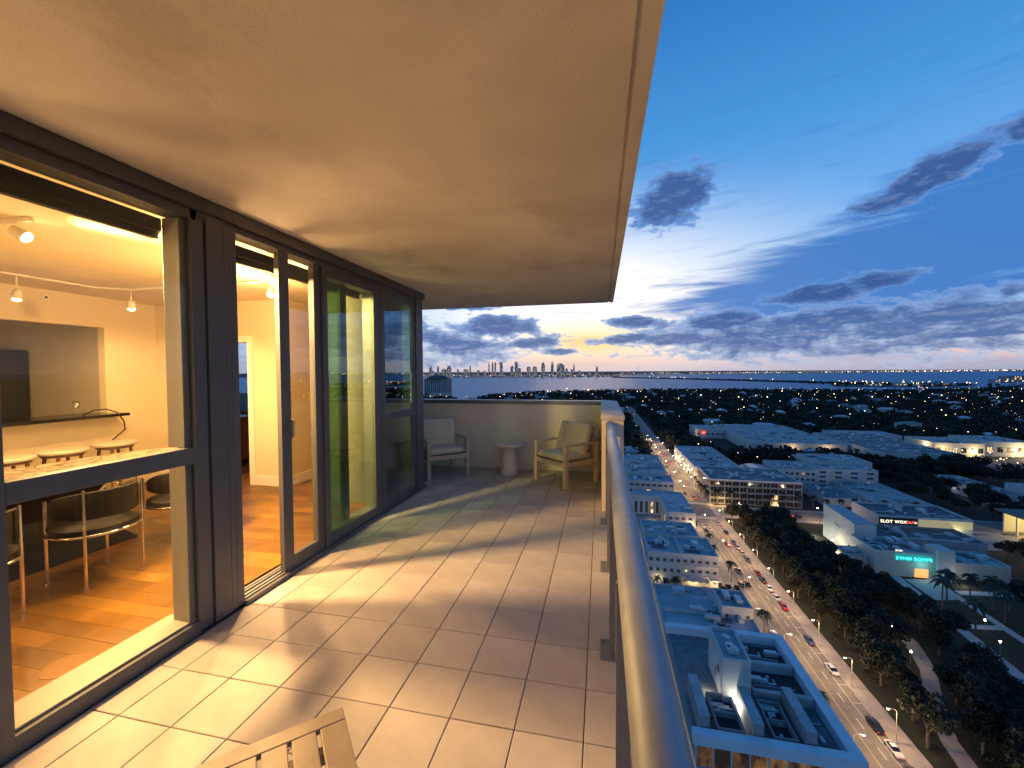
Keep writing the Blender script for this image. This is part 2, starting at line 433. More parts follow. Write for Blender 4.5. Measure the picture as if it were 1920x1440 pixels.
# sliding leaf, pushed open to the right
sl = sub(ww, MB().box(XF - .058, XF - .014, 2.81, 2.915, .047, 2.612), 'sliding_door', M_frame, bevel=.003)
fr('stile', 3.215, 3.30, .047, 2.612, x0=XF - .058, x1=XF - .014, parent=sl)
fr('top_rail', 2.916, 3.214, 2.53, 2.612, x0=XF - .058, x1=XF - .014, parent=sl)
fr('bottom_rail', 2.916, 3.214, .047, .14, x0=XF - .058, x1=XF - .014, parent=sl)
fr('glass_pane', 2.914, 3.216, .138, 2.532, x0=XF - .040, x1=XF - .032, mat=G_leaf, parent=sl, bevel=0)
M_handle = material('brushed_brass_handle', (.62, .52, .36), .35, metal=.8)
fr('handle', 2.895, 2.91, 1.12, 1.27, x0=XF - .013, x1=XF + .022, mat=M_handle, parent=sl, bevel=.004)
MB().lathe([(.011, 0), (.011, .01)], (0, 0, 0), 12).build('lock', M_black, sl)
sl.children[-1].rotation_euler = (0, R(90), 0); sl.children[-1].location = (XF - .014, 2.83, 1.19)
# fixed bay
fr('mullion', 3.302, 3.372, .036, 2.614, x1=XF + .006)
fr('mullion', 4.165, 4.29, .036, 2.614, x1=XF + .004); fr('seal', 4.291, 4.303, .0, 2.66, x0=XB + .02, x1=XF - .02, mat=M_black, bevel=0)
fr('top_rail', 3.373, 4.164, 2.535, 2.614); fr('bottom_rail', 3.373, 4.164, .036, .135)
fr('glass_pane', 3.372, 4.165, .134, 2.536, x0=XF - .024, x1=XF - .014, mat=G_pale, bevel=0)
# inner leaf parked behind the fixed bay: its stile stands dark across the pane
il = sub(ww, MB().box(XF - .128, XF - .09, 3.70, 3.80, .047, 2.612), 'inner_sliding_door', M_black)
fr('glass_pane', 3.30, 3.71, .12, 2.55, x0=XF - .112, x1=XF - .104, mat=G_green, parent=il, bevel=0)
fr('bottom_rail', 3.30, 3.70, .047, .12, x0=XF - .128, x1=XF - .09, parent=il, mat=M_black)
fr('top_rail', 3.30, 3.70, 2.55, 2.612, x0=XF - .128, x1=XF - .09, parent=il, mat=M_black)
# corner bay
fr('mullion', 4.304, 4.402, .0, 2.664, x1=XF + .002)
fr('mullion', 5.105, 5.20, .0, 2.664, x1=XF + .002); fr('mullion', 5.212, 5.30, .0, 2.664, x1=XF + .014); fr('mullion', 5.309, YN, .0, 2.664, x1=XF + .006)
fr('seal', 5.19, 5.43, .0, 2.65, x0=XB + .02, x1=XF - .02, mat=M_black, bevel=0)
fr('top_rail', 4.403, 5.104, 2.53, 2.614); fr('bottom_rail', 4.403, 5.104, .0, .13)
mr = fr('mid_rail', 4.403, 5.104, 1.075, 1.165)
for yy in (4.62, 4.86):
    b_ = MB().lathe([(.009, 0), (.009, .004), (.004, .006)], (0, 0, 0), 10).build('bolt', M_black, mr); b_.rotation_euler = (0, R(90), 0); b_.location = (XF, yy, 1.12)
fr('glass_pane', 4.403, 5.104, 1.165, 2.53, x0=XF - .024, x1=XF - .014, mat=G_dark, bevel=0)
fr('glass_pane', 4.403, 5.104, .13, 1.075, x0=XF - .024, x1=XF - .014, mat=G_dark, bevel=0)
# return of the facade round the corner
rw = MB().box(-3.54, XB, YN - .05, YN, 0, ZC - .003).build('return_wall', M_frame); tag(rw, 'dark grey metal facade panel turning the corner behind the seated corner chair', 'wall')
rw2 = MB().box(-3.55, -3.45, YN, YE + .18, 0, ZC - .003).build('side_wall', M_stucco); tag(rw2, 'stucco side wall closing the balcony behind the glazed corner', 'wall')
# ================================================================== THE LIT ROOM
M_wall = material('cream_wall_paint', (.72, .62, .43), .75, var=.03, vscale=1.0, bump=.08, bscale=120)
M_iceil = material('ceiling_paint', (.72, .62, .43), .8, var=.03)
M_white = material('white_trim_paint', (.80, .78, .70), .45)
M_wood = material('oiled_hardwood_plank', (.165, .080, .012), .34, var=.22, vscale=2.0, obj_var=.32, bump=.012, bscale=30, spec=.3)
M_subfloor = material('floor_joint', (.05, .022, .008), .8)
XW, YW, ZI = -6.75, 5.10, 2.70
def wall(name, *d, mat=None): return kind(MB().box(*d).build(name, mat or M_wall))
rf = kind(MB().box(-9.0, XB, -2.6, 5.43, -.3, -.012).box(-9.0, -3.56, 5.431, 7.0, -.3, -.012).build('interior_floor', M_subfloor))
kind(MB().box(-9.0, XB, -2.6, 5.43, ZI, ZI + .3).box(-9.0, -3.56, 5.431, 7.0, ZI, ZI + .3).build('interior_ceiling', M_iceil))
# hardwood planks, laid across the room
PW = .128; y = .62; pc = {}
while y < 6.85:
    x = XB - .102; first = True
    xe = -6.70 if y < 5.0 else -5.7
    if y > 5.05: x = -3.46 if y > 5.4 else XB - .02
    while x > xe:
        L = rnd.choice([.62, .8, 1.0, 1.2, 1.45]); L = L * .5 if first else L; first = False
        L = round(min(L, x - xe), 2)
        if L < .05: break
        if L not in pc: pc[L] = MB().cbox(0, L - .0016, 0, PW - .0016, -.011, 0, .0012).mesh('plank', M_wood)
        obj_of(pc[L], 'plank', rf, (x - L, y, rnd.uniform(-.0004, .0004)))
        x -= L
    y += PW
# walls
wl = wall('wall_kitchen', XW - .12, XW, -2.6, YW, 0, 1.065)
wall('wall_kitchen_upper', XW - .12, XW, -2.6, YW, 2.29, ZI)
wall('wall_kitchen_side', XW - .12, XW, 4.42, YW, 1.065, 2.29)
wall('wall_partition', XW - .12, -5.86, YW, YW + .12, 0, ZI)
wall('wall_partition_header', -5.86, -5.06, YW, YW + .12, 2.10, ZI)
wall('wall_partition_end', -5.06, -4.42, YW, YW + .12, 0, ZI)
wall('wall_hall', -4.54, -4.42, YW + .12, 6.6, 0, ZI)
wall('wall_hall_end', -4.42, -3.46, 6.48, 6.6, 0, ZI)
wall('wall_back', -6.9, XB, -2.72, -2.6, 0, ZI)
wall('wall_hall_side', -3.56, -3.46, 5.50, 6.48, 0, ZI)
# skirting and door casing
sk = MB(); sk.box(-5.055, -4.405, YW - .016, YW, 0, .14); sk.box(-4.42, -4.404, YW, 6.48, 0, .14)
sk.box(-6.73, -5.97, YW - .016, YW, 0, .14)
tag(sk.build('skirting_board', M_white, bevel=.004), 'white skirting board along the foot of the cream inner walls', 'skirting')
cs = thing('door_casing', 'white door casing round the opening to the dark back room', 'door casing', (-5.46, YW, 0))
for (a, b, z0, z1) in ((-5.06, -4.97, 0, 2.19), (-5.95, -5.86, 0, 2.19), (-5.86, -5.06, 2.10, 2.19)):
    sub(cs, MB().box(a, b, YW - .024, YW - .001, z0, z1), 'casing_board', M_white, bevel=.004)
# back room behind the doorway with a window to the evening sky
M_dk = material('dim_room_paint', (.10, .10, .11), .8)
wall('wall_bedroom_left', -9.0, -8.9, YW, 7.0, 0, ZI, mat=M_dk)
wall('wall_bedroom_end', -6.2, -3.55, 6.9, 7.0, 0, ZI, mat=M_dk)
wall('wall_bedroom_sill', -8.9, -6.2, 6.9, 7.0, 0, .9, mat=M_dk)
M_lbrown = material('walnut_dresser', (.14, .06, .03), .45, var=.2)
dr = thing('dresser', 'brown wooden dresser in the dim room behind the casing', 'dresser', (-6.9, 6.4, 0))
MB().box(-.5, .5, -.22, .22, .06, .82).build('carcass', M_lbrown, dr, bevel=.008)
MB().box(-.53, .53, -.25, .25, .82, .85).build('top', M_lbrown, dr, bevel=.004)
for z0 in (.1, .34, .58): MB().box(-.47, .47, -.24, -.221, z0, z0 + .21).build('drawer', M_lbrown, dr, bevel=.004)
# round column behind the fixed bay
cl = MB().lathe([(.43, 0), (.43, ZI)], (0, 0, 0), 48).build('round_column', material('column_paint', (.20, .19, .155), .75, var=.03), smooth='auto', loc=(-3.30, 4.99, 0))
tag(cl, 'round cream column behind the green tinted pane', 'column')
dp = MB().box(-2.98, XB - .02, 5.24, 5.30, 0, ZI).build('dark_backing', material('dark_backing_black', (.02, .02, .02), .9))  # added panel, blocks the lit room so the corner pane stays dark
tag(dp, 'added dark panel that keeps the view through the corner glass dark', 'screen')
# kitchen: dark recess, counter, cabinets
M_kdark = material('kitchen_cabinet_dark', (.035, .030, .024), .35, var=.15)
M_kback = material('kitchen_wall_grey', (.40, .37, .31), .7, var=.05)
wall('wall_kitchen_recess', -9.0, -8.88, -2.6, 5.0, 0, ZI, mat=M_kback)
wall('wall_kitchen_end', -8.88, XW - .12, 4.42, 4.54, 0, ZI, mat=M_kback)
wall('wall_kitchen_near', -8.88, XW - .12, -2.6, -2.48, 0, ZI, mat=M_kback)
kc = thing('kitchen_cabinet', 'dark glossy kitchen cabinets with open shelves beyond the pass-through', 'cabinet', (-8.6, 3.0, 0))
sub(kc, MB().box(-8.87, -8.35, .6, 3.98, .0, .92), 'base_unit', M_kdark, bevel=.004)
sub(kc, MB().box(-8.87, -8.45, .6, 3.98, 1.35, 2.2), 'wall_unit', M_kdark, bevel=.004)
for yk in (2.1, 2.7, 3.3): 
    d_ = sub(kc, MB().box(-8.449, -8.43, yk, yk + .57, 1.37, 2.18), 'cabinet_door', M_kdark, bevel=.004)
    MB().box(-8.429, -8.41, yk + .5, yk + .52, 1.42, 1.52).build('knob', M_alu, d_)
sub(kc, MB().box(-8.87, -8.33, .6, 3.98, .921, .955), 'worktop', M_black, bevel=.003)
kf = thing('refrigerator', 'tall black refrigerator at the end of the dark kitchen', 'refrigerator', (-8.5, 4.2, 0))
sub(kf, MB().box(-8.87, -8.2, 3.985, 4.41, 0, 2.0), 'body', M_kdark, bevel=.01)
sub(kf, MB().box(-8.199, -8.18, 3.99, 4.405, .02, 1.98), 'door', M_black, bevel=.01)
ct = MB().box(XW - .30, XW + .30, -2.4, 4.50, 1.066, 1.105).build('counter_top', material('black_granite', (.010, .010, .010), .18, var=.4, vscale=60), bevel=.004)
tag(ct, 'black stone counter top of the kitchen pass-through', 'counter')
# glass and lamp cable on the counter
wg = MB().lathe([(.032, 0), (.032, .004), (.004, .012), (.004, .085), (.03, .12), (.038, .16), (.033, .20)], (0, 0, 0), 20).build('wine_glass', glass('drinking_glass', (.9, .9, .88), .12), loc=(-6.55, 3.96, 1.105), smooth=True)
tag(wg, 'stemmed wine glass standing on the black counter', 'glass')
cb = MB().tube([(-6.6, 4.05, 1.11), (-6.52, 4.12, 1.17), (-6.46, 4.22, 1.18), (-6.43, 4.32, 1.13), (-6.42, 4.40, 1.0), (-6.45, 4.43, .88), (-6.56, 4.40, .78), (-6.64, 4.36, .70)], .008, 8).build('lamp_cable', M_black, smooth=True)
tag(cb, 'thin black cable looping down over the counter end', 'cable')
# wall fittings
lsw = thing('light_switch', 'pair of pale switch plates on the wall beside the window', 'switch', (-6.26, YW, 1.26))
MB().box(-.085, -.015, -.012, 0, -.06, .06).build('plate', M_white, lsw, bevel=.003)
MB().box(.0, .07, -.012, 0, -.06, .06).build('plate', M_white, lsw, bevel=.003)
MB().box(-.058, -.042, -.018, -.012, -.035, .035).build('rocker', material('switch_grey', (.2, .18, .15), .5), lsw)
sm = thing('smoke_detector', 'small round detector with a dark eye high on the kitchen wall', 'detector', (XW, 3.80, 2.60))
a_ = MB().lathe([(.045, 0), (.045, .012), (.03, .03)], (0, 0, 0), 20).build('body', M_white, sm); a_.rotation_euler = (0, R(90), 0)
b_ = MB().lathe([(.014, .028), (.014, .034)], (0, 0, 0), 12).build('eye', M_black, sm); b_.rotation_euler = (0, R(90), 0)
fd = MB().lathe([(.11, 0), (.11, .002), (.102, .0028), (.10, .0012), (0.001, .0012)], (0, 0, 0), 36).build('floor_outlet_cover', material('brass_disc', (.20, .10, .03), .35, metal=.6), loc=(-2.96, 1.70, .0008))
tag(fd, 'round brass outlet cover set in the wooden floor by the window', 'floor outlet')

# track lights --------------------------------------------------
M_track = material('white_track', (.62, .58, .48), .5)
M_bulb = material('warm_bulb', (1, .9, .7), .5, emit=(1.0, .78, .42), estr=50)
WARM = (1.0, .57, .22)
tr1 = MB().tube([(-5.45, -1.5, ZI - .10), (-5.45, 2.6, ZI - .10), (-5.44, 3.5, ZI - .10), (-5.2, 3.68, ZI - .10), (-4.3, 3.66, ZI - .10), (-3.45, 3.66, ZI - .10), (-2.85, 3.2, ZI - .10), (-2.78, 2.0, ZI - .10), (-2.8, 0, ZI - .10)], .011, 8).build('track_rail', M_track, smooth=True)
tag(tr1, 'bent light track running under the room ceiling', 'light track')
def track_head(loc, aim, label, energy, spot=None, bright=True, size=.03):
    t = thing('track_light', label, 'lamp', loc, 0, 'ceiling track lights')
    d = (Vector(aim) - Vector(loc)).normalized(); q = d.to_track_quat('Z', 'Y').to_euler()
    MB().tube([(0, 0, ZI - loc[2] - .09), (0, 0, .03)], .007, 8).build('stem', M_track, t)
    s_ = MB().lathe([(.018, -.06), (.032, -.05), (.042, .015), (.040, .03)], (0, 0, 0), 16).build('shade', M_track, t, smooth='auto'); s_.rotation_euler = q
    b_ = MB().lathe([(.012, .028), (.030, .032), (.034, .04), (.02, .052), (.004, .056)], (0, 0, 0), 14).build('bulb', M_bulb, t, smooth=True); b_.rotation_euler = q
    if energy:
        p = d * .10
        l_ = lamp_light('bulb_light', 'SPOT' if spot else 'POINT', tuple(p), energy, WARM, t, size, spot)
        if spot: l_.rotation_euler = d.to_track_quat('-Z', 'Y').to_euler()
    return t
track_head((-3.12, 3.46, 2.55), (-1.6, 1.7, .0), 'lit track lamp over the open sliding door', 235, 105)
track_head((-3.40, 3.74, 2.50), (-3.3, 3.0, .0), 'lit track lamp hanging behind the other one by the open door', 125, None, size=.03)
track_head((-2.78, 2.10, 2.57), (-3.4, 2.2, .0), 'lit track lamp close under the ceiling behind the big window', 16, 150)
track_head((-5.22, 3.69, 2.42), (-5.6, 3.9, .0), 'lit track lamp at the bend of the track over the stools', 100, 165)
track_head((-5.60, 2.95, 2.42), (-6.0, 2.9, .0), 'lit track lamp aimed at the counter beside the slim window post', 95, 165)
track_head((-3.85, 2.06, 2.60), (-1.2, 3.9, .5), 'lamp on a short ceiling bar over the dining table', 1150, 110, size=.12)
bb = MB().box(-4.02, -3.72, 2.03, 2.06, ZI - .03, ZI - .001).build('ceiling_bar', M_track, bevel=.004); tag(bb, 'short pale bar fixed to the ceiling above the dining table', 'light track')
track_head((-4.6, .6, 2.42), (-4.4, .8, .0), 'added unseen fill lamp out over the near end of the dining table', 110, 165)  # this and the next two lamps are unseen, added for warm fill
track_head((-3.1, .2, 2.55), (-1.5, .4, .0), 'added unseen fill lamp over the back windows, nearer the dining table', 8, 120)
track_head((-3.1, -1.4, 2.55), (-1.5, -.6, .0), 'added unseen fill lamp over the back windows, farther from the dining table', 20, 120)
def added_fill_lamp(loc, label, e):  # unseen lamp, added to throw warm light up on the soffit
    t = thing('added_fill_lamp', label, 'lamp', loc, 0, 'added fill lamps in the lit room')
    MB().lathe([(.13, 0), (.13, .015), (.02, .03)], (0, 0, 0), 24).build('base', M_black, t)
    MB().tube([(0, 0, .02), (0, 0, 1.30)], .010, 8).build('stem', M_black, t)
    vs, fs = [], []
    for k in range(24):
        a = 2 * math.pi * k / 24; vs += [(.15 * math.cos(a), .15 * math.sin(a), 1.16), (.105 * math.cos(a), .105 * math.sin(a), 1.42)]
    for k in range(24): j = (k + 1) % 24; fs.append((2 * k, 2 * j, 2 * j + 1, 2 * k + 1))
    sh_ = bpy.data.materials.new('lamp_shade_cloth') if 'lamp_shade_cloth' not in MATS else MATS['lamp_shade_cloth']
    if 'lamp_shade_cloth' not in MATS:
        sh_.use_nodes = True; E.T = sh_.node_tree; E.T.nodes.clear(); o_ = E.T.nodes.new('ShaderNodeOutputMaterial'); a_ = E.T.nodes.new('ShaderNodeBsdfTransparent'); b2 = E.T.nodes.new('ShaderNodeBsdfTranslucent'); x_ = E.T.nodes.new('ShaderNodeMixShader')
        a_.inputs[0].default_value = (.9, .8, .62, 1); b2.inputs[0].default_value = (.9, .78, .6, 1); x_.inputs[0].default_value = .4
        E.T.links.new(a_.outputs[0], x_.inputs[1]); E.T.links.new(b2.outputs[0], x_.inputs[2]); E.T.links.new(x_.outputs[0], o_.inputs[0]); MATS['lamp_shade_cloth'] = sh_
    MB().add(vs, fs).build('lamp_shade', sh_, t, smooth=True)
    MB().lathe([(.012, 1.24), (.03, 1.27), (.03, 1.31), (.01, 1.34)], (0, 0, 0), 12).build('bulb', M_bulb, t, smooth=True)
    lamp_light('bulb_light', 'POINT', (0, 0, 1.36), e, WARM, t, .32)
added_fill_lamp((-3.36, 3.03, 0), 'added fill lamp hidden behind the grey mullion beside the open door', 95)
added_fill_lamp((-4.3, .25, 0), 'added unseen fill lamp behind the window post, at the near end of the room', 110)
added_fill_lamp((-4.2, -1.6, 0), 'added unseen fill lamp at the far back end of the room', 130)
lamp_light('kitchen_fill_light', 'POINT', (-8.0, 3.2, 2.55), 6, WARM, None, .05)  # added fill light, no fitting known in the kitchen
# ================================================================== BALCONY FURNITURE
M_teak = material('taupe_painted_wood', (.50, .40, .28), .5, var=.10, vscale=6, bump=.05, bscale=80)
M_cush = material('taupe_outdoor_fabric', (.64, .53, .40), .9, var=.06, vscale=8, bump=.35, bscale=350)
M_piping = material('dark_piping', (.06, .05, .045), .8)
def cushion(w, d, t, n=10, puff=.022, seed=1):
    """pillow: rounded slab with soft crown and shallow wrinkles"""
    r_ = random.Random(seed); q = MB(); vs, fs = [], []
    ph = [r_.uniform(0, 6.28) for _ in range(6)]
    def hgt(u, v):
        e = (1 - abs(u) ** 4) * (1 - abs(v) ** 4)
        return puff * e + .004 * math.sin(5 * u + 3 * v + ph[0]) * e + .003 * math.sin(9 * v - 2 * u + ph[1]) * e
    idx = {}
    for side in (1, -1):
        for i in range(n + 1):
            for j in range(n + 1):
                u, v = i / n * 2 - 1, j / n * 2 - 1
                k = 1 - .035 * (abs(u) ** 6 + abs(v) ** 6) if side == 1 else 1 - .03 * (abs(u) ** 6 + abs(v) ** 6)
                idx[side, i, j] = len(vs); vs.append((u * w / 2 * k, v * d / 2 * k, t / 2 + side * (t / 2 * .92 + hgt(u, v) * (1 if side == 1 else .4))))
        for i in range(n):
            for j in range(n):
                f = [idx[side, i, j], idx[side, i + 1, j], idx[side, i + 1, j + 1], idx[side, i, j + 1]]
                fs.append(tuple(f if side == 1 else f[::-1]))
    ring = [(i, 0) for i in range(n)] + [(n, j) for j in range(n)] + [(i, n) for i in range(n, 0, -1)] + [(0, j) for j in range(n, 0, -1)]
    mid = []
    for (i, j) in ring:
        u, v = i / n * 2 - 1, j / n * 2 - 1; mid.append(len(vs)); vs.append((u * w / 2 * 1.012, v * d / 2 * 1.012, t / 2))
    for k in range(len(ring)):
        a, b = ring[k], ring[(k + 1) % len(ring)]; m0, m1 = mid[k], mid[(k + 1) % len(ring)]
        fs.append((idx[1, a[0], a[1]], m0, m1, idx[1, b[0], b[1]])); fs.append((m0, idx[-1, a[0], a[1]], idx[-1, b[0], b[1]], m1))
    return q.add(vs, fs)
def armchair(loc, rot, label, seed):
    t = thing('patio_armchair', label, 'armchair', loc, R(rot), 'patio armchairs by the parapet')
    W, D, L = .70, .66, .056
    for sx in (-1, 1):
        x0 = sx * W / 2 - (L if sx > 0 else 0); x1 = x0 + L
        MB().box(x0, x1, -D / 2, -D / 2 + L + .01, 0, .575).build('leg', M_teak, t, bevel=.005)
        MB().box(x0, x1, D / 2 - L, D / 2, 0, .575).build('leg', M_teak, t, bevel=.005)
        MB().box(x0 - .006, x1 + .006, -D / 2 - .006, D / 2 + .01, .576, .606).build('arm', M_teak, t, bevel=.006)
        MB().box(x0 + .012, x1 - .012, -D / 2 + L + .011, D / 2 - L - .001, .29, .355).build('side_rail', M_teak, t, bevel=.004)
    MB().box(-W / 2 + L + .001, W / 2 - L - .001, -D / 2 + .008, -D / 2 + .048, .29, .355).build('front_rail', M_teak, t, bevel=.004)
    MB().box(-W / 2 + L + .001, W / 2 - L - .001, D / 2 - .048, D / 2 - .008, .29, .355).build('back_rail', M_teak, t, bevel=.004)
    for k in range(5):
        y = -D / 2 + .07 + k * .115
        MB().box(-W / 2 + L, W / 2 - L, y, y + .08, .34, .356).build('seat_slat', M_teak, t)
    tilt = Matrix.Translation((0, D / 2 - .11, .36)) @ Matrix.Rotation(R(-17), 4, 'X')
    bf = MB()
    for x in (-.28, .24): bf.box(x, x + .04, .03, .06, -.02, .47, tilt)
    for z in (.08, .2, .32, .43): bf.box(-.24, .24, .035, .055, z, z + .045, tilt)
    bf.build('back_frame', M_teak, t)
    o = cushion(W - 2 * L - .01, D - .10, .085, seed=seed).build('seat_cushion', M_cush, t, smooth=True); o.location = (0, -.03, .362)
    MB().box(-W / 2 + L + .01, W / 2 - L - .01, -D / 2 + .012, -D / 2 + .02, .357, .372).build('seat_piping', M_piping, t)
    o = cushion(W - 2 * L + .02, .47, .10, seed=seed + 5).build('back_cushion', M_cush, t, smooth=True)
    o.location = (0, D / 2 - .175, .425); o.rotation_euler = (R(90 - 17), 0, 0); o.location.y += .05; o.location.z += .20
    return t
armchair((-2.54, 6.27, .0), 43, 'taupe cushioned patio armchair tucked behind the glazed corner', 3)
armchair((-.52, 6.21, .0), -43, 'taupe cushioned patio armchair standing against the railing pier', 11)
st = thing('side_table', 'round pale side table with conical foot between the patio armchairs', 'side table', (-1.46, 6.49, 0))
M_resin = material('pale_resin', (.70, .60, .48), .55, var=.04, vscale=6)
MB().lathe([(.143, 0), (.146, .01), (.135, .10), (.108, .30), (.085, .40), (.082, .452)], (0, 0, 0), 36).build('foot', M_resin, st, smooth='auto')
MB().lathe([(.10, .446), (.232, .456), (.238, .466), (.238, .482), (.232, .488)], (0, 0, 0), 48).build('top', M_resin, st, smooth='auto')
# slatted stool table near the viewer
sb = thing('slatted_table', 'low slatted wooden table standing by itself on the tiles', 'table', (-.93, 1.315, 0), math.atan2(-.69, -.72) + math.pi)
M_slat = material('beige_painted_wood', (.27, .215, .155), .5, var=.10, vscale=7, bump=.06, bscale=90)
# local +x runs back towards the corner, so the table spans x -0.44..0, y -0.5..0
MB().box(-.43, 0, -.058, 0, .398, .42).build('end_board', M_slat, sb, bevel=.003)
MB().box(-.43, 0, -.52, -.462, .398, .42).build('end_board', M_slat, sb, bevel=.003)
for k in range(5):
    x = -.43 + k * .0868
    MB().box(x, x + .0738 + (.009 if k == 4 else 0), -.461, -.060, .397, .4195).build('slat', M_slat, sb, bevel=.003)
MB().box(-.42, -.01, -.15, -.11, .365, .3965).build('cross_bar', M_slat, sb); MB().box(-.42, -.01, -.41, -.37, .365, .3965).build('cross_bar', M_slat, sb)
for (x, y) in ((-.40, -.07), (-.06, -.07), (-.40, -.49), (-.06, -.49)):
    MB().box(x, x + .04, y, y + .04, 0, .397).build('leg', M_slat, sb, bevel=.003)

# ================================================================== ROOM FURNITURE
M_chrome = material('chrome_tube', (.78, .74, .68), .18, metal=1.0)
M_leather = material('dark_brown_leather', (.013, .011, .009), .55, spec=.2, var=.35, vscale=9, bump=.15, bscale=120)
def barrel_chair(loc, rot, label):
    t = thing('dining_chair', label, 'chair', loc, R(rot), 'chrome dining chairs round the oval table')
    # local +x is the back of the chair
    r0 = .285
    for a in (45, -45, 135, -135):
        x, y = r0 * math.cos(R(a)), r0 * math.sin(R(a)); top = .765 if abs(a) < 90 else .66
        MB().tube([(x, y, .012), (x, y, top)], .0105, 10).build('leg', M_chrome, t, smooth='auto')
        MB().lathe([(.015, 0), (.015, .012)], (x, y, 0), 10).build('foot', M_chrome, t)
    MB().lathe([(.02, .395), (.255, .40), (.268, .425), (.262, .455), (.22, .472), (.02, .478)], (0, 0, 0), 32).build('seat', M_leather, t, smooth='auto')
    ring = [(.272 * math.cos(R(k * 10)), .272 * math.sin(R(k * 10)), .408) for k in range(37)]
    MB().tube(ring, .012, 8).build('seat_rim', M_chrome, t, smooth=True)
    vs, fs = [], []; n = 22
    for k in range(n + 1):
        a = R(-118 + 236 * k / n); e = 1 - abs(k / n * 2 - 1) ** 3; h0, h1 = .535 + .03 * (1 - e), .655 + .095 * e
        for (rr_, z) in ((.262, h0), (.232, h0 + .012), (.232, h1 - .012), (.247, h1), (.262, h1 - .008)):
            vs.append((rr_ * math.cos(a), rr_ * math.sin(a), z))
    for k in range(n):
        for j in range(5):
            fs.append((k * 5 + j, k * 5 + (j + 1) % 5, k * 5 + 5 + (j + 1) % 5, k * 5 + 5 + j))
    fs += [tuple(range(5)), tuple(n * 5 + 4 - j for j in range(5))]
    MB().add(vs, fs).build('backrest', M_leather, t, smooth='auto')
    return t
barrel_chair((-4.02, 2.53, 0), 0, 'dark leather barrel chair with chrome legs, back turned to the big window')
barrel_chair((-4.03, 3.24, 0), 4, 'dark leather barrel chair beside the grey mullion, at the table end nearer the door')
barrel_chair((-4.05, 1.80, 0), -3, 'dark leather barrel chair half hidden by the slim window post')
dt = thing('dining_table', 'oval marble topped dining table on a dark plinth', 'table', (-4.78, 2.5, 0))
mt = bpy.data.materials.new('veined_marble'); mt.use_nodes = True; E.T = mt.node_tree; MATS['veined_marble'] = mt
b_ = E.T.nodes['Principled BSDF']; t_ = E.T.nodes.new('ShaderNodeTexCoord')
nv = noise(t_.outputs['Object'], 2.2, 8, .62, 1.6)
vein = (1.0 - sstep(E.node('ABSOLUTE', nv - .5), 0.0, .045)) * .8
E.T.links.new(cmix(vein, cmix(noise(t_.outputs['Object'], 1.3, 4, .6), (.58, .50, .38), (.72, .66, .54)), (.22, .13, .06)), b_.inputs['Base Color']); b_.inputs['Roughness'].default_value = .16
pts = []
for k in range(64):
    a = 2 * math.pi * k / 64; c_, s_ = math.cos(a), math.sin(a)
    pts.append((.53 * math.copysign(abs(c_) ** .8, c_), 1.42 * math.copysign(abs(s_) ** .8, s_)))
MB().prism(pts, .742, .775).build('table_top', mt, dt, bevel=.006)
M_plinth = material('black_lacquer', (.012, .011, .010), .3)
MB().add([(-.20, -.75, 0), (.20, -.75, 0), (.20, .75, 0), (-.20, .75, 0), (-.10, -.34, .40), (.10, -.34, .40), (.10, .34, .40), (-.10, .34, .40), (-.2, -.6, .741), (.2, -.6, .741), (.2, .6, .741), (-.2, .6, .741)],
         [(3, 2, 1, 0), (0, 1, 5, 4), (1, 2, 6, 5), (2, 3, 7, 6), (3, 0, 4, 7), (4, 5, 9, 8), (5, 6, 10, 9), (6, 7, 11, 10), (7, 4, 8, 11), (8, 9, 10, 11)]).build('plinth', M_plinth, dt, bevel=.01)
M_oak = material('oak_leg', (.20, .11, .05), .5, var=.15); M_pad = material('cream_vinyl', (.66, .60, .48), .45)
for (y, lb) in ((4.19, 'white round bar stool under the counter end with the cable'), (3.65, 'white round bar stool, middle one of the row at the counter'), (3.17, 'white round bar stool beside the slim window post'), (2.6, 'white round bar stool hidden behind the slim window post')):
    t = thing('bar_stool', lb, 'stool', (-6.28, y, 0), 0, 'bar stools along the counter')
    MB().lathe([(.05, .695), (.20, .70), (.222, .715), (.225, .735), (.21, .752), (.05, .758)], (0, 0, 0), 32).build('seat', M_pad, t, smooth='auto')
    MB().lathe([(.17, .672), (.185, .676), (.185, .694), (.17, .696)], (0, 0, 0), 24).build('seat_base', M_oak, t)
    for a in (45, 135, 225, 315):
        c_, s_ = math.cos(R(a)), math.sin(R(a))
        MB().tube([(.15 * c_, .15 * s_, .68), (.22 * c_, .22 * s_, 0)], .018, 8, .012).build('leg', M_oak, t, smooth='auto')
    MB().tube([(.197 * math.cos(R(k * 15)), .197 * math.sin(R(k * 15)), .24) for k in range(25)], .008, 6).build('foot_ring', M_chrome, t, smooth=True)
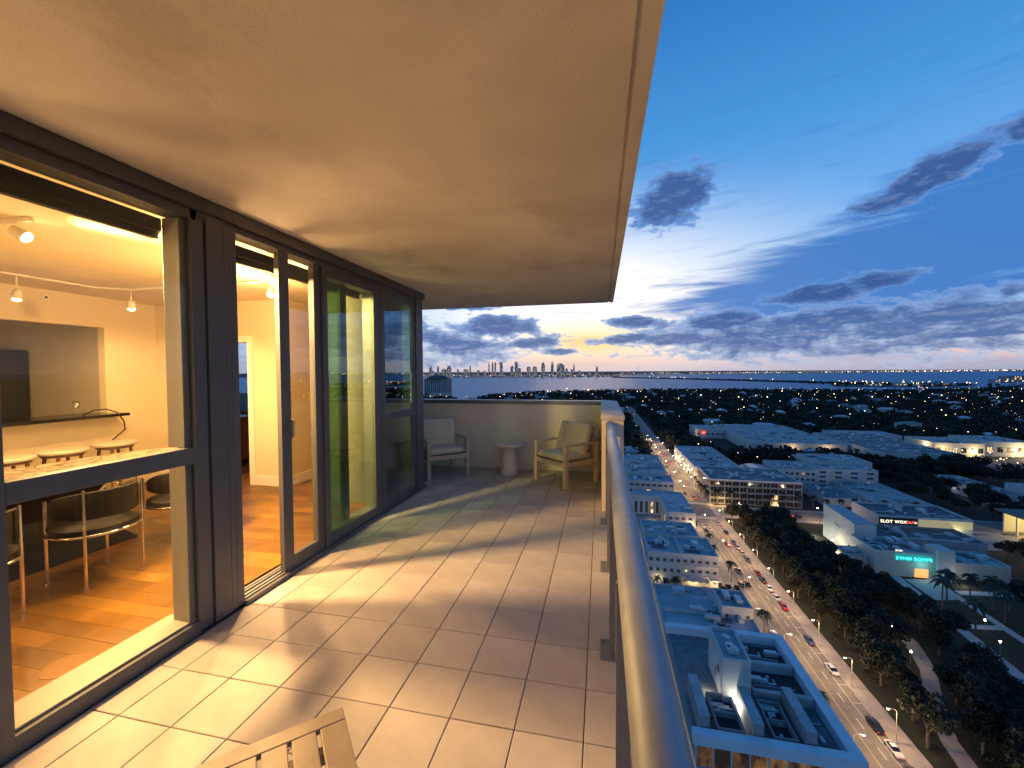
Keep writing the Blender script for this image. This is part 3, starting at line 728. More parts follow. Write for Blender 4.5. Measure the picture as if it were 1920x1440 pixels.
# ================================================================== THE CITY BELOW
G = -83.0
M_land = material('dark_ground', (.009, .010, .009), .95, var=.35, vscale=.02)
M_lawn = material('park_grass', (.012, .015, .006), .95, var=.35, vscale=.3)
M_road = material('worn_asphalt', (.15, .137, .125), .85, var=.16, vscale=.35, stain=(.07, .065, .06), stain_amt=.5, stain_scale=.12)
M_walk = material('pale_concrete', (.26, .235, .215), .85, var=.14, vscale=.5, stain=(.16, .14, .13), stain_amt=.4, stain_scale=.3)
M_paint = material('road_paint', (.62, .60, .54), .7, var=.15, vscale=3); M_yel = material('yellow_paint', (.38, .31, .16), .7)
land = [(-3000, -800), (4000, -800), (9000, 4200), (5200, 4900), (3700, 4450), (2850, 3500), (2100, 2700), (1450, 2250), (1121, 2160), (925, 2207), (520, 2210), (190, 2152), (-60, 1990), (-296, 1815), (-400, 1640), (-445, 1540), (-415, 1290), (-430, 1100), (-462, 1290), (-560, 1420), (-800, 1500), (-3000, 1400)]
land = [(x * .87, y * .87) if y > 1000 and x > -450 else (x, y) for x, y in land]
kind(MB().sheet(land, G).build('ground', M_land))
mt = bpy.data.materials.new('bay_water'); mt.use_nodes = True; E.T = mt.node_tree; MATS['bay_water'] = mt
b_ = E.T.nodes['Principled BSDF']; b_.inputs['Base Color'].default_value = (.085, .19, .31, 1); b_.inputs['Roughness'].default_value = .42; b_.inputs['IOR'].default_value = 1.33
t_ = E.T.nodes.new('ShaderNodeTexCoord'); bn = E.T.nodes.new('ShaderNodeBump'); bn.inputs['Strength'].default_value = .6; bn.inputs['Distance'].default_value = 8.0
E.T.links.new(noise(t_.outputs['Object'], .02, 4, .6).k, bn.inputs['Height']); E.T.links.new(bn.outputs[0], b_.inputs['Normal'])
kind(MB().sheet([(-60000, 500), (60000, 500), (60000, 80000), (-60000, 80000)], G - 1.5).build('water', mt))
far = [(-9000, 6600), (-3200, 6350), (-1000, 6150), (250, 6350), (420, 8700), (3900, 11500), (9000, 14500), (24000, 26000), (60000, 40000), (60000, 80000), (-60000, 80000), (-60000, 6600)]
kind(MB().sheet(far, G - .5).build('far_shore', M_land))
# avenue, cross street, pavements
road = kind(MB().sheet([(53, 20), (64.5, 20), (64.5, 258), (420, 258), (420, 274), (64.5, 274), (64.5, 1000), (53, 1000), (53, 274), (-60, 274), (-60, 258), (53, 258)], G + .03).build('road', M_road))
for nm, d in (('pavement', (46.6, 53, 20, 258)), ('pavement', (64.5, 69, 20, 258)), ('pavement', (69, 200, 254.5, 257.9)), ('pavement', (46.6, 53, 274, 1000)), ('pavement', (64.5, 69, 274, 1000)), ('pavement', (69, 260, 274.1, 277.5))):
    kind(MB().cbox(d[0], d[1], d[2], d[3], G - .1, G + .17, .03).build(nm, M_walk))
q = MB()
for a in (58.28, 58.52):
    for (y0, y1) in ((20, 250), (284, 1000)): q.box(a - .06, a + .06, y0, y1, G + .031, G + .036)
o = q.build('centre_line', M_yel, road)
q = MB(); y = 22
while y < 640:
    if not 246 < y < 286:
        for a in (60.6,): q.box(a - .07, a + .07, y, y + 3, G + .031, G + .036)
    y += 8
q.build('lane_dash', M_paint, road)
q = MB()
for (y0, y1) in ((20, 245), (286, 700)): q.box(62.4, 62.5, y0, y1, G + .031, G + .036); q.box(55.0, 55.08, y0, y1, G + .031, G + .036)
y = 30
while y < 240: q.box(62.5, 64.5, y, y + .12, G + .031, G + .036); y += 6.3
q.build('parking_line', M_paint, road)
q = MB()
for k in range(10):
    x = 53.6 + k * 1.1
    q.box(x, x + .6, 251, 254.6, G + .031, G + .036); q.box(x, x + .6, 277.6, 281, G + .031, G + .036)
for k in range(11): q.box(65.6, 68.8, 259 + k * 1.35, 259.6 + k * 1.35, G + .031, G + .036)
q.build('crosswalk', M_paint, road)
# park paths
pts = [(91.8, 160, 94.5, 160.5), (91.6, 148, 96.0, 149), (88.0, 135.6, 92.4, 136.5), (80.2, 121.5, 84.8, 122.4), (75.6, 109.8, 79.4, 110.6), (74.3, 103, 78.3, 103.9), (73.2, 92, 77.4, 92.5), (73, 60, 77.2, 60)]
vs, fs = [], []
for a in pts: vs += [(a[0], a[1], G + .045), (a[2], a[3], G + .045)]
for k in range(len(pts) - 1): fs.append((2 * k, 2 * k + 1, 2 * k + 3, 2 * k + 2))
kind(MB().add(vs, fs).build('park_path', M_walk))
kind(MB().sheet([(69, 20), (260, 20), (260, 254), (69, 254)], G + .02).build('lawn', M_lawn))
M_plaza = material('pale_plaza_paving', (.38, .38, .37), .7, var=.12, vscale=.4)
for nm, d in (('plaza_walk', ((116, 196), (119.5, 196.3), (113.5, 128), (110, 128))), ('plaza_walk', ((129, 197), (131.5, 197), (128, 118), (125.5, 118))), ('plaza_terrace', ((119.8, 178), (128.6, 180), (128.9, 195), (119.7, 194))), ('plaza_walk', ((118.0, 160.5), (127.2, 161.5), (127.3, 164), (118.2, 163))), ('plaza_walk', ((131.8, 184), (165, 188), (165, 191), (131.8, 187.3))), ('plaza_terrace', ((138, 150), (165, 152), (165, 158), (138, 156)))):
    kind(MB().sheet(d, G + .06).build(nm, M_plaza))
M_cpark = material('car_park_asphalt', (.10, .095, .09), .85, var=.1, vscale=.3)
kind(MB().sheet([(300, 405), (420, 420), (430, 480), (305, 462)], G + .03).build('parking_lot', M_cpark))
kind(MB().sheet([(172, 232), (235, 240), (235, 262), (172, 250)], G + .055).build('forecourt', M_walk))
# ------------------------------------------------------------------ buildings
M_bw = material('white_render', (.40, .40, .40), .8, var=.10, vscale=.4, stain=(.42, .41, .40), stain_amt=.35, stain_scale=.25)
M_bw2 = material('cream_render', (.44, .42, .37), .8, var=.06, vscale=.4, stain=(.38, .35, .31), stain_amt=.3, stain_scale=.2)
M_bg = material('grey_render', (.22, .22, .23), .8, var=.1, vscale=.4)
M_roof = material('white_roof_membrane', (.29, .31, .335), .75, var=.22, vscale=.15, stain=(.28, .29, .31), stain_amt=.55, stain_scale=.18)
M_roof2 = material('grey_roof_membrane', (.12, .135, .15), .8, var=.25, vscale=.15, stain=(.15, .16, .17), stain_amt=.5, stain_scale=.15)
M_roof3 = material('dark_roof_membrane', (.085, .09, .10), .8, var=.2, vscale=.2)
M_pit = material('near_black_deck', (.022, .024, .028), .75, var=.3, vscale=.6)  # near black floor of the wells and terraces
M_roof4 = material('weathered_dark_roof', (.13, .145, .155), .8, var=.25, vscale=.5, stain=(.05, .055, .06), stain_amt=.6, stain_scale=.4)
M_pane = material('dark_window_glass', (.015, .018, .024), .08, spec=.8)
M_wfr = material('window_frame_paint', (.28, .28, .29), .6)
def lit_glass(name, col, strength, scale):
    """window of a lit room: brightness wanders over the pane as furniture and curtains would make it"""
    mt = bpy.data.materials.new(name); mt.use_nodes = True; E.T = mt.node_tree; MATS[name] = mt
    b_ = E.T.nodes['Principled BSDF']; b_.inputs['Base Color'].default_value = (.02, .015, .012, 1); b_.inputs['Roughness'].default_value = .12
    t_ = E.T.nodes.new('ShaderNodeTexCoord'); oi = E.T.nodes.new('ShaderNodeObjectInfo')
    mp = E.T.nodes.new('ShaderNodeMapping'); E.T.links.new(t_.outputs['Object'], mp.inputs[0]); mp.inputs[3].default_value = (1.6, 1.6, .7)
    E.T.links.new(comb(E(oi.outputs['Random']) * 40, E(oi.outputs['Random']) * 17, 0), mp.inputs[1])
    n_ = sstep(noise(mp.outputs[0], scale, 3, .6), .36, .74)
    b_.inputs['Emission Color'].default_value = (*col, 1); E.T.links.new(((n_ * .95 + .05) * (E(oi.outputs['Random']) * .9 + .4) * strength).k, b_.inputs['Emission Strength']); mt.cycles.emission_sampling = 'NONE'
    return mt
M_lit = lit_glass('lit_window', (1.0, .60, .24), 2.4, .35)
M_lit2 = lit_glass('lit_window_pale', (1.0, .80, .50), 3.2, .35)
M_gal = lit_glass('brown_gallery_window', (1.0, .50, .16), .42, .16)
M_unit = material('roof_plant_metal', (.45, .46, .47), .5, metal=.3, var=.1)
wcache = {}
def window_mesh(w, h, lit=0, dirn='s', t=.12):
    k = (round(w, 2), round(h, 2), lit, dirn)
    if k in wcache: return wcache[k]
    m_ = MB(); fw_ = min(.14, w * .12)
    a, b = -w / 2, w / 2
    m_.box(a, b, -t, 0, -fw_ / 2, fw_); m_.box(a, b, -t, 0, h - fw_, h); m_.box(a, a + fw_, -t, 0, fw_, h - fw_); m_.box(b - fw_, b, -t, 0, fw_, h - fw_)
    m_.box(-fw_ * .3, fw_ * .3, -t * .8, 0, fw_, h - fw_)
    nf = len(m_.f); m_.box(a + fw_, b - fw_, -t * .35, -.01, fw_, h - fw_)
    me = m_.mesh('window', M_wfr); me.materials.append((M_pane, M_lit, M_lit2)[lit])
    for p in me.polygons:
        if p.index >= nf: p.material_index = 1
    wcache[k] = me; return me
ucache = {}
def unit_mesh(k):
    if k in ucache: return ucache[k]
    m_ = MB()
    if k == 0: m_.cbox(-1.1, 1.1, -.8, .8, .15, 1.3, .08); m_.lathe([(.5, 0), (.5, .18), (.42, .2)], (0, 0, 1.3), 12); m_.box(-1, -.8, -.7, .7, 0, .16); m_.box(.8, 1, -.7, .7, 0, .16)
    if k == 1: m_.cbox(-2, 2, -.9, .9, .2, 1.7, .1); m_.box(-1.6, -1.2, -.7, .7, 0, .21); m_.box(1.2, 1.6, -.7, .7, 0, .21); m_.box(2, 3, -.4, .4, .5, 1.2)
    if k == 2: m_.lathe([(.35, 0), (.35, .9), (.55, .95), (.5, 1.2)], (0, 0, 0), 12)
    if k == 3: m_.box(-2.4, 2.4, -.3, .3, .3, .75); m_.box(2.0, 2.4, -.3, 2.2, .3, .75); m_.box(-2, -1.8, -.25, .25, 0, .3); m_.box(1.5, 1.7, -.25, .25, 0, .3)
    ucache[k] = m_.mesh('roof_unit', M_unit); return ucache[k]
def building(name, label, x0, x1, y0, y1, h, wall_m=None, roof_m=None, par=.8, units=4, s=None, w=None, cat='building', group=None, bands=0, base=0.0):
    """flat roofed block: walls, roof deck behind a parapet, coping, windows as parts"""
    wall_m = wall_m or M_bw; roof_m = roof_m or M_roof
    t = thing(name, label, cat, ((x0 + x1) / 2, (y0 + y1) / 2, G + base), 0, group)
    W, D = (x1 - x0) / 2, (y1 - y0) / 2; p = .35
    q = MB().box(-W, W, -D, -D + p, 0, h).box(-W, W, D - p, D, 0, h).box(-W, -W + p, -D + p, D - p, 0, h).box(W - p, W, -D + p, D - p, 0, h)
    q.build('wall', wall_m, t)
    MB().box(-W + p, W - p, -D + p, D - p, h - par - .3, h - par).build('roof', roof_m, t)
    q = MB(); e = .08
    q.box(-W - e, W + e, -D - e, -D + p + e, h + .003, h + .12).box(-W - e, W + e, D - p - e, D + e, h + .003, h + .12).box(-W - e, -W + p + e, -D + p + e, D - p - e, h + .003, h + .12).box(W - p - e, W + e, -D + p + e, D - p - e, h + .003, h + .12)
    q.build('parapet_cap', wall_m, t)
    for k in range(bands):
        z = h * (k + 1) / (bands + 1); MB().box(-W - .18, W + .18, -D - .18, D + .18, z - .12, z + .12).build('floor_band', wall_m, t)
    r_ = random.Random(label)
    for k in range(units):
        u_ = obj_of(unit_mesh(r_.choice((0, 0, 1, 2, 3))), 'roof_unit', t, (r_.uniform(-W + 3, W - 3), r_.uniform(-D + 3, D - 3), h - par), r_.choice((0, R(90))))
    for k in range(int(4 + W * D / 22)):
        a, b = r_.uniform(.6, min(4.5, W * .5)), r_.uniform(.5, min(3.5, D * .4)); cx, cy = r_.uniform(-W + 1 + a, W - 1 - a), r_.uniform(-D + 1 + b, D - 1 - b)
        if W < 4: continue
        kk = r_.random(); z = h - par
        if kk < .5: MB().box(cx - a, cx + a, cy - b, cy + b, z + .004 + k * .003, z + .012 + k * .003).build('roof_patch', r_.choice((M_roof2, M_roof3, M_roof)), t)
        elif kk < .75: MB().cbox(cx - a * .5, cx + a * .5, cy - b * .5, cy + b * .5, z, z + r_.uniform(.6, 1.8), .08).build('roof_hatch', r_.choice((M_unit, M_bw, M_roof2)), t)
        elif kk < .88: MB().tube([(cx - a, cy, z + .3), (cx + a, cy, z + .3), (cx + a, cy + b, z + .3)], .22, 6).build('duct', M_unit, t)
        else: MB().cbox(cx - a * .6, cx + a * .6, cy - b * .4, cy + b * .4, z, z + .45, .2).build('skylight', M_pane, t)
    for side, sp_ in (('s', s), ('w', w)):
        if not sp_: continue
        rows, cols, ww_, wh, lit = sp_
        L = 2 * (W if side == 's' else D); hh = h - par
        for r0 in range(rows):
            for c0 in range(cols):
                a = -L / 2 + L * (c0 + .5) / cols; z = hh * (r0 + .5) / rows - wh / 2 + .1
                li = 0 if r_.random() > lit else r_.choice((1, 1, 2))
                o = obj_of(window_mesh(ww_, wh, li), 'window', t)
                if side == 's': o.location = (a, -D, z)
                else: o.location = (-W, -a, z); o.rotation_euler.z = R(-90)
    return t
def glow(t, loc, e, col=(1, .66, .30), size=.3):
    return lamp_light('wall_light', 'POINT', loc, e, col, t, size)

# --- west side of the avenue, from the near one outwards
# modern block with plant wells and long roof fins
h = 15.0
t = thing('courtyard_building', 'modern flat block with long roof fins and sunken plant wells beside the avenue', 'building', (32, 99, G))
sub(t, MB().box(17.6, 46.2, 82.7, 118.8, G, G + h - 2.2), 'wall', M_bg)
sub(t, MB().box(18.2, 45.6, 84.5, 118.2, G + h - 2.19, G + h - 2.05), 'roof', M_roof4)
q = MB().box(17.4, 46.4, 82.6, 84.4, G + h - 2.19, G + h).box(17.4, 46.4, 117.0, 118.9, G + h - 2.19, G + h).box(44.2, 46.4, 84.4, 117.0, G + h - 2.19, G + h)
sub(t, q, 'parapet', material('blue_white_coating', (.50, .55, .60), .7, var=.1, vscale=.3, stain=(.34, .36, .38), stain_amt=.4, stain_scale=.3))
for (a, b) in ((19.0, 20.8), (28.5, 30.4), (37.6, 39.4)):
    f_ = sub(t, MB().box(a, b, 84.9, 96.2, G + h - 2.05, G + 17.0), 'roof_fin', M_bg)
    MB().box(a - .06, b + .06, 84.85, 96.25, G + 17.001, G + 17.1).build('fin_cap', M_roof, f_)
for (a, b, c, d) in ((22.4, 27.6, 85.6, 95.2), (32.4, 36.8, 85.6, 95.2)):
    w_ = sub(t, MB().box(a, b, c, c + .4, G + h - 2.05, G + h - .6).box(a, b, d - .4, d, G + h - 2.05, G + h - .6).box(a, a + .4, c + .4, d - .4, G + h - 2.05, G + h - .6).box(b - .4, b, c + .4, d - .4, G + h - 2.05, G + h - .6).box(a + .4, b - .4, c + 4.6, c + 4.9, G + h - 2.05, G + h - .8), 'plant_well', M_bg)
    MB().box(a + .4, b - .4, c + .4, d - .4, G + h - 2.04, G + h - 2.0).build('well_floor', M_pit, w_)
    for k in range(6): obj_of(unit_mesh(k % 3), 'roof_unit', w_, (rnd.uniform(a + 1.2, b - 1.2), rnd.uniform(c + 1.2, d - 1.2), G + h - 2.0), 0, .6)
for (a, b, c, d) in ((32.4, 44.0, 97.6, 105.8), (32.0, 44.0, 107.2, 115.6)):
    w_ = sub(t, MB().box(a, b, c - 1.1, c - .01, G + h - 2.05, G + h).box(a, a + .3, c, d, G + h - 2.05, G + h), 'terrace_wall', M_roof)
    MB().box(a + .3, b, c, d, G + h - 2.04, G + h - 1.98).build('terrace_floor', M_pit, w_)
    MB().box(a + 1, b - 2, c + 2.2, c + 2.5, G + h - 1.98, G + h - .9).build('screen_wall', M_bg, w_)
    for k in range(4): obj_of(unit_mesh(k), 'roof_unit', w_, (rnd.uniform(a + 2, b - 2), rnd.uniform(c + 3, d - 1), G + h - 1.98), 0, .7)
for k in range(14):
    obj_of(unit_mesh(k % 4), 'roof_unit', t, (rnd.choice((21.6, 31.4, 41.6)) - 32 + rnd.uniform(-.5, 1.2), rnd.uniform(85.5, 96) - 99, h - 2.05), rnd.choice((0, R(90))), .35)
# glazed gallery with warm rooms along its near side
sub(t, MB().box(17.2, 46.6, 76.5, 82.69, G, G + 9.0), 'gallery', M_roof)
for k in range(9):
    w_ = sub(t, MB().box(17.9 + k * 3.15, 17.9 + k * 3.15 + 2.85, 82.45, 82.69, G + 9.1, G + 12.7), 'gallery_window', M_gal)
    sub(t, MB().box(17.6 + k * 3.15, 17.88 + k * 3.15, 82.3, 82.69, G + 9.1, G + 12.79), 'gallery_post', M_bw2)
# white stair tower
tw = building('stair_tower', 'tall white stair tower with a lamp washing its wall, on the finned block', 25.6, 31.2, 94.5, 106.2, 22.6, M_bw, M_roof, .7, 4)
for (y, z, a) in ((97.5, 17.5, .7), (99.5, 15.5, .6)):
    o = obj_of(window_mesh(1.4, 1.8, 0), 'window', tw, (-2.8, y - 100.35, z)); o.rotation_euler.z = R(-90)
glow(tw, (-.5, -7.6, 14.2), 700, (1, .92, .70), .3); glow(tw, (-5.2, -3.5, 14.0), 160, (1, .85, .6), .3)
# low white restaurant terrace
t = building('terrace_building', 'low white roof terrace building with loungers and outdoor tables', 19, 47.2, 131, 158, 6, M_bw, M_roof, .5, 5)
for k in range(7): MB().box(-6 + k * 1.5, -5.2 + k * 1.5, 9.6, 11.6, 5.5, 5.9).build('lounger', M_wfr, t, bevel=.05)
MB().box(-13, 2, -3.4, -3.0, 5.5, 6.4).build('terrace_wall', M_bw, t); MB().box(1.6, 2, -12, -3.4, 5.5, 6.4).build('terrace_wall', M_bw, t)
t = building('corner_house', 'two storey white corner house above the terrace with lit porthole windows', 37.8, 46.9, 140.8, 151.6, 9.4, M_bw, M_roof, .8, 2, s=(2, 3, 1.1, 1.2, .4))
glow(t, (0, -6.5, 3.5), 300)
t = building('garden_pavilion', 'tiny white pavilion with a lit doorway below the corner house', 30, 36, 126, 130.6, 4.5, M_bw, M_roof, .4, 1, s=(1, 2, 1.2, 2.2, 1))
glow(t, (0, -3.2, 2.6), 200)
# three storey hotel
t = building('hotel_building', 'three storey white hotel with rows of small dark windows and a lit porch', 18.2, 31, 169.5, 187, 13, M_bw, M_roof, .9, 5, s=(3, 5, 1.3, 1.5, .0), w=(3, 6, 1.2, 1.5, .1))
t = building('hotel_wing', 'rounded corner wing of the white hotel with string courses', 31.2, 44.6, 171, 189, 12.4, M_bw, M_roof, .9, 4, s=(3, 5, 1.5, 1.3, .12))
sub_c = MB().lathe([(2.2, 3.0), (2.2, 3.4), (2.3, 3.41), (2.3, 3.6)], (13.4 / 2 - 1.0, -8.6, 0), 24).build('corner_canopy', M_bw, t)
q = MB().box(-6.9, 6.9, -9.5, -9.05, 8.1, 8.4).box(-6.9, 6.9, -9.5, -9.05, 4.0, 4.3); q.build('string_course', M_bw, t)
MB().box(-5.5, 3.0, -11.5, -9.05, 2.9, 3.2).build('porch_roof', M_bw, t)
glow(t, (-2.5, -10.6, 2.2), 700); glow(t, (5.2, -11.4, 2.4), 700); glow(t, (-16, -11, 2.4), 500, (1, .8, .35))
t = building('roof_lounge', 'narrow white roofed block with a curved skylight behind the hotel', 19, 42.6, 194, 211, 11, M_bw, M_roof, .7, 6, s=(2, 8, 1.4, 1.6, .1))
# U-shaped school with a courtyard
t = thing('school_building', 'U-shaped white block round a sunken courtyard with tall windows', 'building', (32, 240, G))
sub(t, MB().box(33, 46.4, 219.4, 246, G, G + 12.3).box(18.2, 46.4, 246.2, 257, G, G + 12.3), 'wall', M_bw)
sub(t, MB().box(33.4, 46.0, 219.8, 246, G + 12.301, G + 12.4).box(18.6, 46.0, 246.2, 256.6, G + 12.301, G + 12.4), 'roof', M_roof)
q = MB()
for d in ((33, 33.4, 219.4, 246), (46.0, 46.4, 219.4, 257), (33.4, 46, 219.4, 219.8), (18.2, 33.4, 246.2, 246.6), (18.2, 46, 256.6, 257)): q.box(d[0], d[1], d[2], d[3], G + 12.41, G + 13)
sub(t, q, 'parapet', M_bw)
sub(t, MB().box(18.2, 32.9, 219.4, 246.1, G, G + 2), 'court_floor', M_bg)
for k in range(5): obj_of(window_mesh(1.5, 6.5, 1 if k == 3 else 0), 'window', t, (-12.2 + k * 2.9, 6.2, 3.0))
for k in range(4): obj_of(window_mesh(1.8, 1.4, 0), 'window', t, (2.6 + k * 3.1, -20.6, 9.2))
for k in range(5):
    o = obj_of(window_mesh(2.6, 6.0, 1 if k == 1 else 0), 'window', t, (1.0, -18 + k * 4.8, 3.2)); o.rotation_euler.z = R(-90)
for k in range(6): obj_of(unit_mesh(k % 3), 'roof_unit', t, (rnd.uniform(3, 12), rnd.uniform(-16, 14), 12.4), 0, .8)
glow(t, (-4, -4, 4), 500); glow(t, (12, -22, 7), 700)
# long white block farther up
t = building('long_white_building', 'long stepped white block with ribbon windows beyond the cross street', 18.2, 46.4, 282, 300, 12, M_bw, M_roof, .7, 6, s=(3, 8, 2.4, 1.5, .04))
t = building('stepped_building', 'stepped white block behind the ribbon window block', 18.4, 45, 301, 326, 13.5, M_bw, M_roof, .7, 7, s=(1, 6, 3, 1.2, 0))
t = building('far_white_building', 'plain white block at the end of the west row', 18.6, 46.2, 328, 369, 12.5, M_bw, M_roof, .7, 7)
for k, (a, b) in enumerate(((60, 92), (-14, 14))):
    pass
# --- east side
# office with grid facade
t = thing('grid_office_building', 'four storey office block with dark glass and a pale grid of frames', 'office building', (92, 295, G))
sub(t, MB().box(68.0, 119.4, 281, 318, G, G + 15), 'wall', M_bg)
sub(t, MB().box(68.6, 118.8, 281.6, 317.4, G + 15.001, G + 15.1), 'roof', M_roof2)
q = MB().box(67.6, 119.8, 280.6, 281.4, G + 15.11, G + 15.9).box(67.6, 68.4, 281.4, 318, G + 15.11, G + 15.9).box(119, 119.8, 281.4, 318, G + 15.11, G + 15.9).box(67.6, 119.8, 318, 318.6, G + 15.11, G + 15.9)
sub(t, q, 'parapet', M_bw)
for z in (3.6, 7.4, 11.2, 14.7):
    sub(t, MB().box(67.5, 119.9, 280.4, 280.99, G + z, G + z + .4).box(67.4, 67.99, 280.4, 318, G + z, G + z + .4), 'floor_band', M_bg)
for k in range(13):
    x = 67.5 + k * 4.32; sub(t, MB().box(x, x + .3, 280.2, 280.95, G, G + 15), 'column', M_bg)
for k in range(12):
    for r0 in range(4):
        li = 1 if rnd.random() < .05 else 0
        o = obj_of(window_mesh(4.0, 3.3, li), 'window', t, (67.95 + k * 4.32 + 1.95 - 92, 281 - 295, .65 + r0 * 3.75))
for k in range(8):
    for r0 in range(4):
        o = obj_of(window_mesh(3.9, 2.9, 0), 'window', t, (-24.0, 284 + k * 4.4 - 295, .65 + r0 * 3.75)); o.rotation_euler.z = R(-90)
for k in range(26): obj_of(unit_mesh(rnd.choice((0, 1, 2, 3))), 'roof_unit', t, (rnd.uniform(-21, 24), rnd.uniform(-11, 19), 15.1), rnd.choice((0, R(90))))
glow(t, (-18, -17, 3), 1500, (1, .66, .22)); glow(t, (-24, -18, 3), 1000, (1, .62, .2))
t = building('avenue_wing', 'long white wing along the avenue joined to the grid office block', 66.4, 98, 320, 404, 15, M_bw, M_roof, .8, 22, w=(2, 14, 3, 1.6, .05), bands=2)
t = building('round_glazed_hall', 'low hall with a curved dark glass roof behind the grid office', 99, 128, 322, 348, 9, M_bg, M_roof2, .6, 6)
q = MB(); vs, fs = [], []
for k in range(13):
    a = R(180 * k / 12); vs += [(11 * math.cos(a), -12, 9 + 4.0 * math.sin(a)), (11 * math.cos(a), 12, 9 + 4.0 * math.sin(a))]
for k in range(12): fs.append((2 * k, 2 * k + 1, 2 * k + 3, 2 * k + 2))
q.add(vs, fs).build('vault', M_pane, t)
# terraced white block
t = building('terraced_building', 'white terraced block with stacked horizontal bands beside dark trees', 150, 189, 333, 354, 14, M_bw, M_roof, .9, 6, s=(4, 4, 4.2, 1.4, .03), bands=3)
t = building('terraced_annex', 'white annex with open balconies below the terraced block', 126, 149.6, 331, 362, 13, M_bw, M_roof, .9, 6, s=(3, 7, 2.2, 1.8, .12), bands=2)
t = building('upper_white_building', 'white stepped roof just above the terraced block', 160, 198, 356, 386, 15, M_bw, M_roof, .8, 6)
# striped roof beside it
t = building('ribbed_roof_building', 'low building with a long ribbed pale roof near the trees', 160, 188, 282, 330, 6, M_bw, M_roof, .3, 3)
for k in range(9): MB().box(-13.2 + k * 3.2, -12.8 + k * 3.2, -23.4, 23.4, 5.7, 6.1).build('roof_rib', M_bw, t)
t = building('ribbed_annex', 'small pale shed roof next to the ribbed roof', 136, 156, 290, 318, 5, M_bw, M_roof2, .3, 3)
# store with the red sign
t = building('store_building', 'wide store with white front wall carrying a round red emblem', 116, 150, 552, 590, 12, M_bw, M_roof, .6, 8, s=(1, 6, 3.4, 2.0, .0))
o = MB().lathe([(3.0, 0), (3.0, .3)], (0, 0, 0), 28).build('red_emblem', material('red_sign', (.5, .02, .02), .5, emit=(1, .03, .02), estr=.8), t); o.rotation_euler = (R(90), 0, 0); o.location = (-8, -19.02, 7.2)
o = MB().box(-1.4, 1.4, -.2, .1, -.8, .8).build('emblem_bar', material('pale_sign', (.6, .5, .5), .5, emit=(1, .6, .55), estr=.8), t); o.location = (-8, -19.4, 7.2)
glow(t, (-20, -22, 7), 1200)
t = building('big_store_roof', 'vast pale blue roof of the store stretching behind the emblem wall', 150.4, 236, 462, 612, 11, M_bw, M_roof, .5, 34)
for k in range(5): MB().box(-36 + k * 14, -28 + k * 14, -75.6, -75.0, 2, 4).build('dock_window', M_pane, t)
for k in range(9): MB().box(-42, 42, -66 + k * 15, -65.2 + k * 15, 10.5, 11.1).build('roof_rib', M_bw, t)
glow(t, (-6, -80, 6), 2200); glow(t, (25, -80, 6), 2200)
t = building('convention_hall', 'huge low hall with pale blue stepped roof behind the dark trees', 240, 300, 418, 540, 12, M_bw, M_roof2, .6, 18, s=(1, 10, 3.5, 2, 0))
for k in range(8): MB().box(-29, 29, -54 + k * 14, -53 + k * 14, 11.4, 12.3).build('roof_rib', M_roof, t)
t = building('hall_annex', 'smaller roof at the back of the huge low hall', 268, 330, 542, 580, 10, M_bw, M_roof, .6, 6)
t = building('lit_mall', 'shopping hall with a brightly lit golden front and car park before it', 318, 358, 478, 520, 13, M_bw2, M_roof, .8, 5, s=(1, 6, 4.6, 5.0, .5))
glow(t, (-14, -26, 5), 6000, (1, .72, .32)); glow(t, (12, -26, 5), 6000, (1, .72, .32)); glow(t, (-24, -10, 11), 3000, (1, .75, .4))
t = building('lit_mall_wing', 'second lit shopping hall with red brown front next to the golden one', 364, 404, 486, 530, 14, M_bw2, M_roof, .8, 5, s=(1, 5, 4.6, 5, .3))
glow(t, (6, -28, 6), 8000, (1, .75, .38)); glow(t, (20, -26, 9), 6000, (1, .8, .5))
t = building('flat_long_building', 'long flat roofed building with lit wall lamps between the trees', 236, 251, 306, 356, 8, M_bw, M_roof2, .5, 6, w=(1, 8, 3.2, 2.2, .1))
for k in range(4): glow(t, (-9, -20 + k * 13, 5), 260, (.9, .95, 1))
t = building('white_box_building', 'plain white box at the end of the flat roofed building', 252, 275, 300, 322, 12, M_bw, M_roof, .5, 2)
# theatre group
t = thing('white_gallery', 'white wedge shaped gallery with a floodlit blank side wall', 'building', (115.5, 224, G))
q = MB().add([(-4.5, -13, 0), (4.5, -12, 0), (4.5, 14, 0), (-4.5, 13.5, 0), (-4.5, -13, 15.5), (4.5, -12, 15.0), (4.5, 14, 15.5), (-4.5, 13.5, 16.5)], [(3, 2, 1, 0), (0, 1, 5, 4), (1, 2, 6, 5), (2, 3, 7, 6), (3, 0, 4, 7)])
q.build('wall', M_bw, t); MB().add([(-4.5, -13, 15.52), (4.5, -12, 15.02), (4.5, 14, 15.52), (-4.5, 13.5, 16.52)], [(0, 1, 2, 3)]).build('roof', M_roof, t)
MB().box(-4.62, -4.5, -11.5, -9, .2, 4.5).build('door', M_pane, t); MB().box(-4.6, -4.5, -7.5, -7.3, 9, 10).build('wall_letter', M_wfr, t)
for k in range(5): MB().box(-4.6, -4.5, -2 + k * 1.1, -1.4 + k * 1.1, 9.4 - (k % 2) * .5, 11).build('wall_letter', M_wfr, t)
[glow(t, (-10, y_, 2.0), 1100, (1, .97, .70)) for y_ in (-10, -3, 4, 11)]
t = building('sign_hall', 'dark roofed hall with a lettered light sign along its edge', 131.6, 169.8, 231.5, 253, 14, M_bw, M_roof3, .8, 4)
sg = MB().box(-18.6, -3.0, -10.98, -10.8, 9.8, 13.2).build('sign_board', M_black, t)
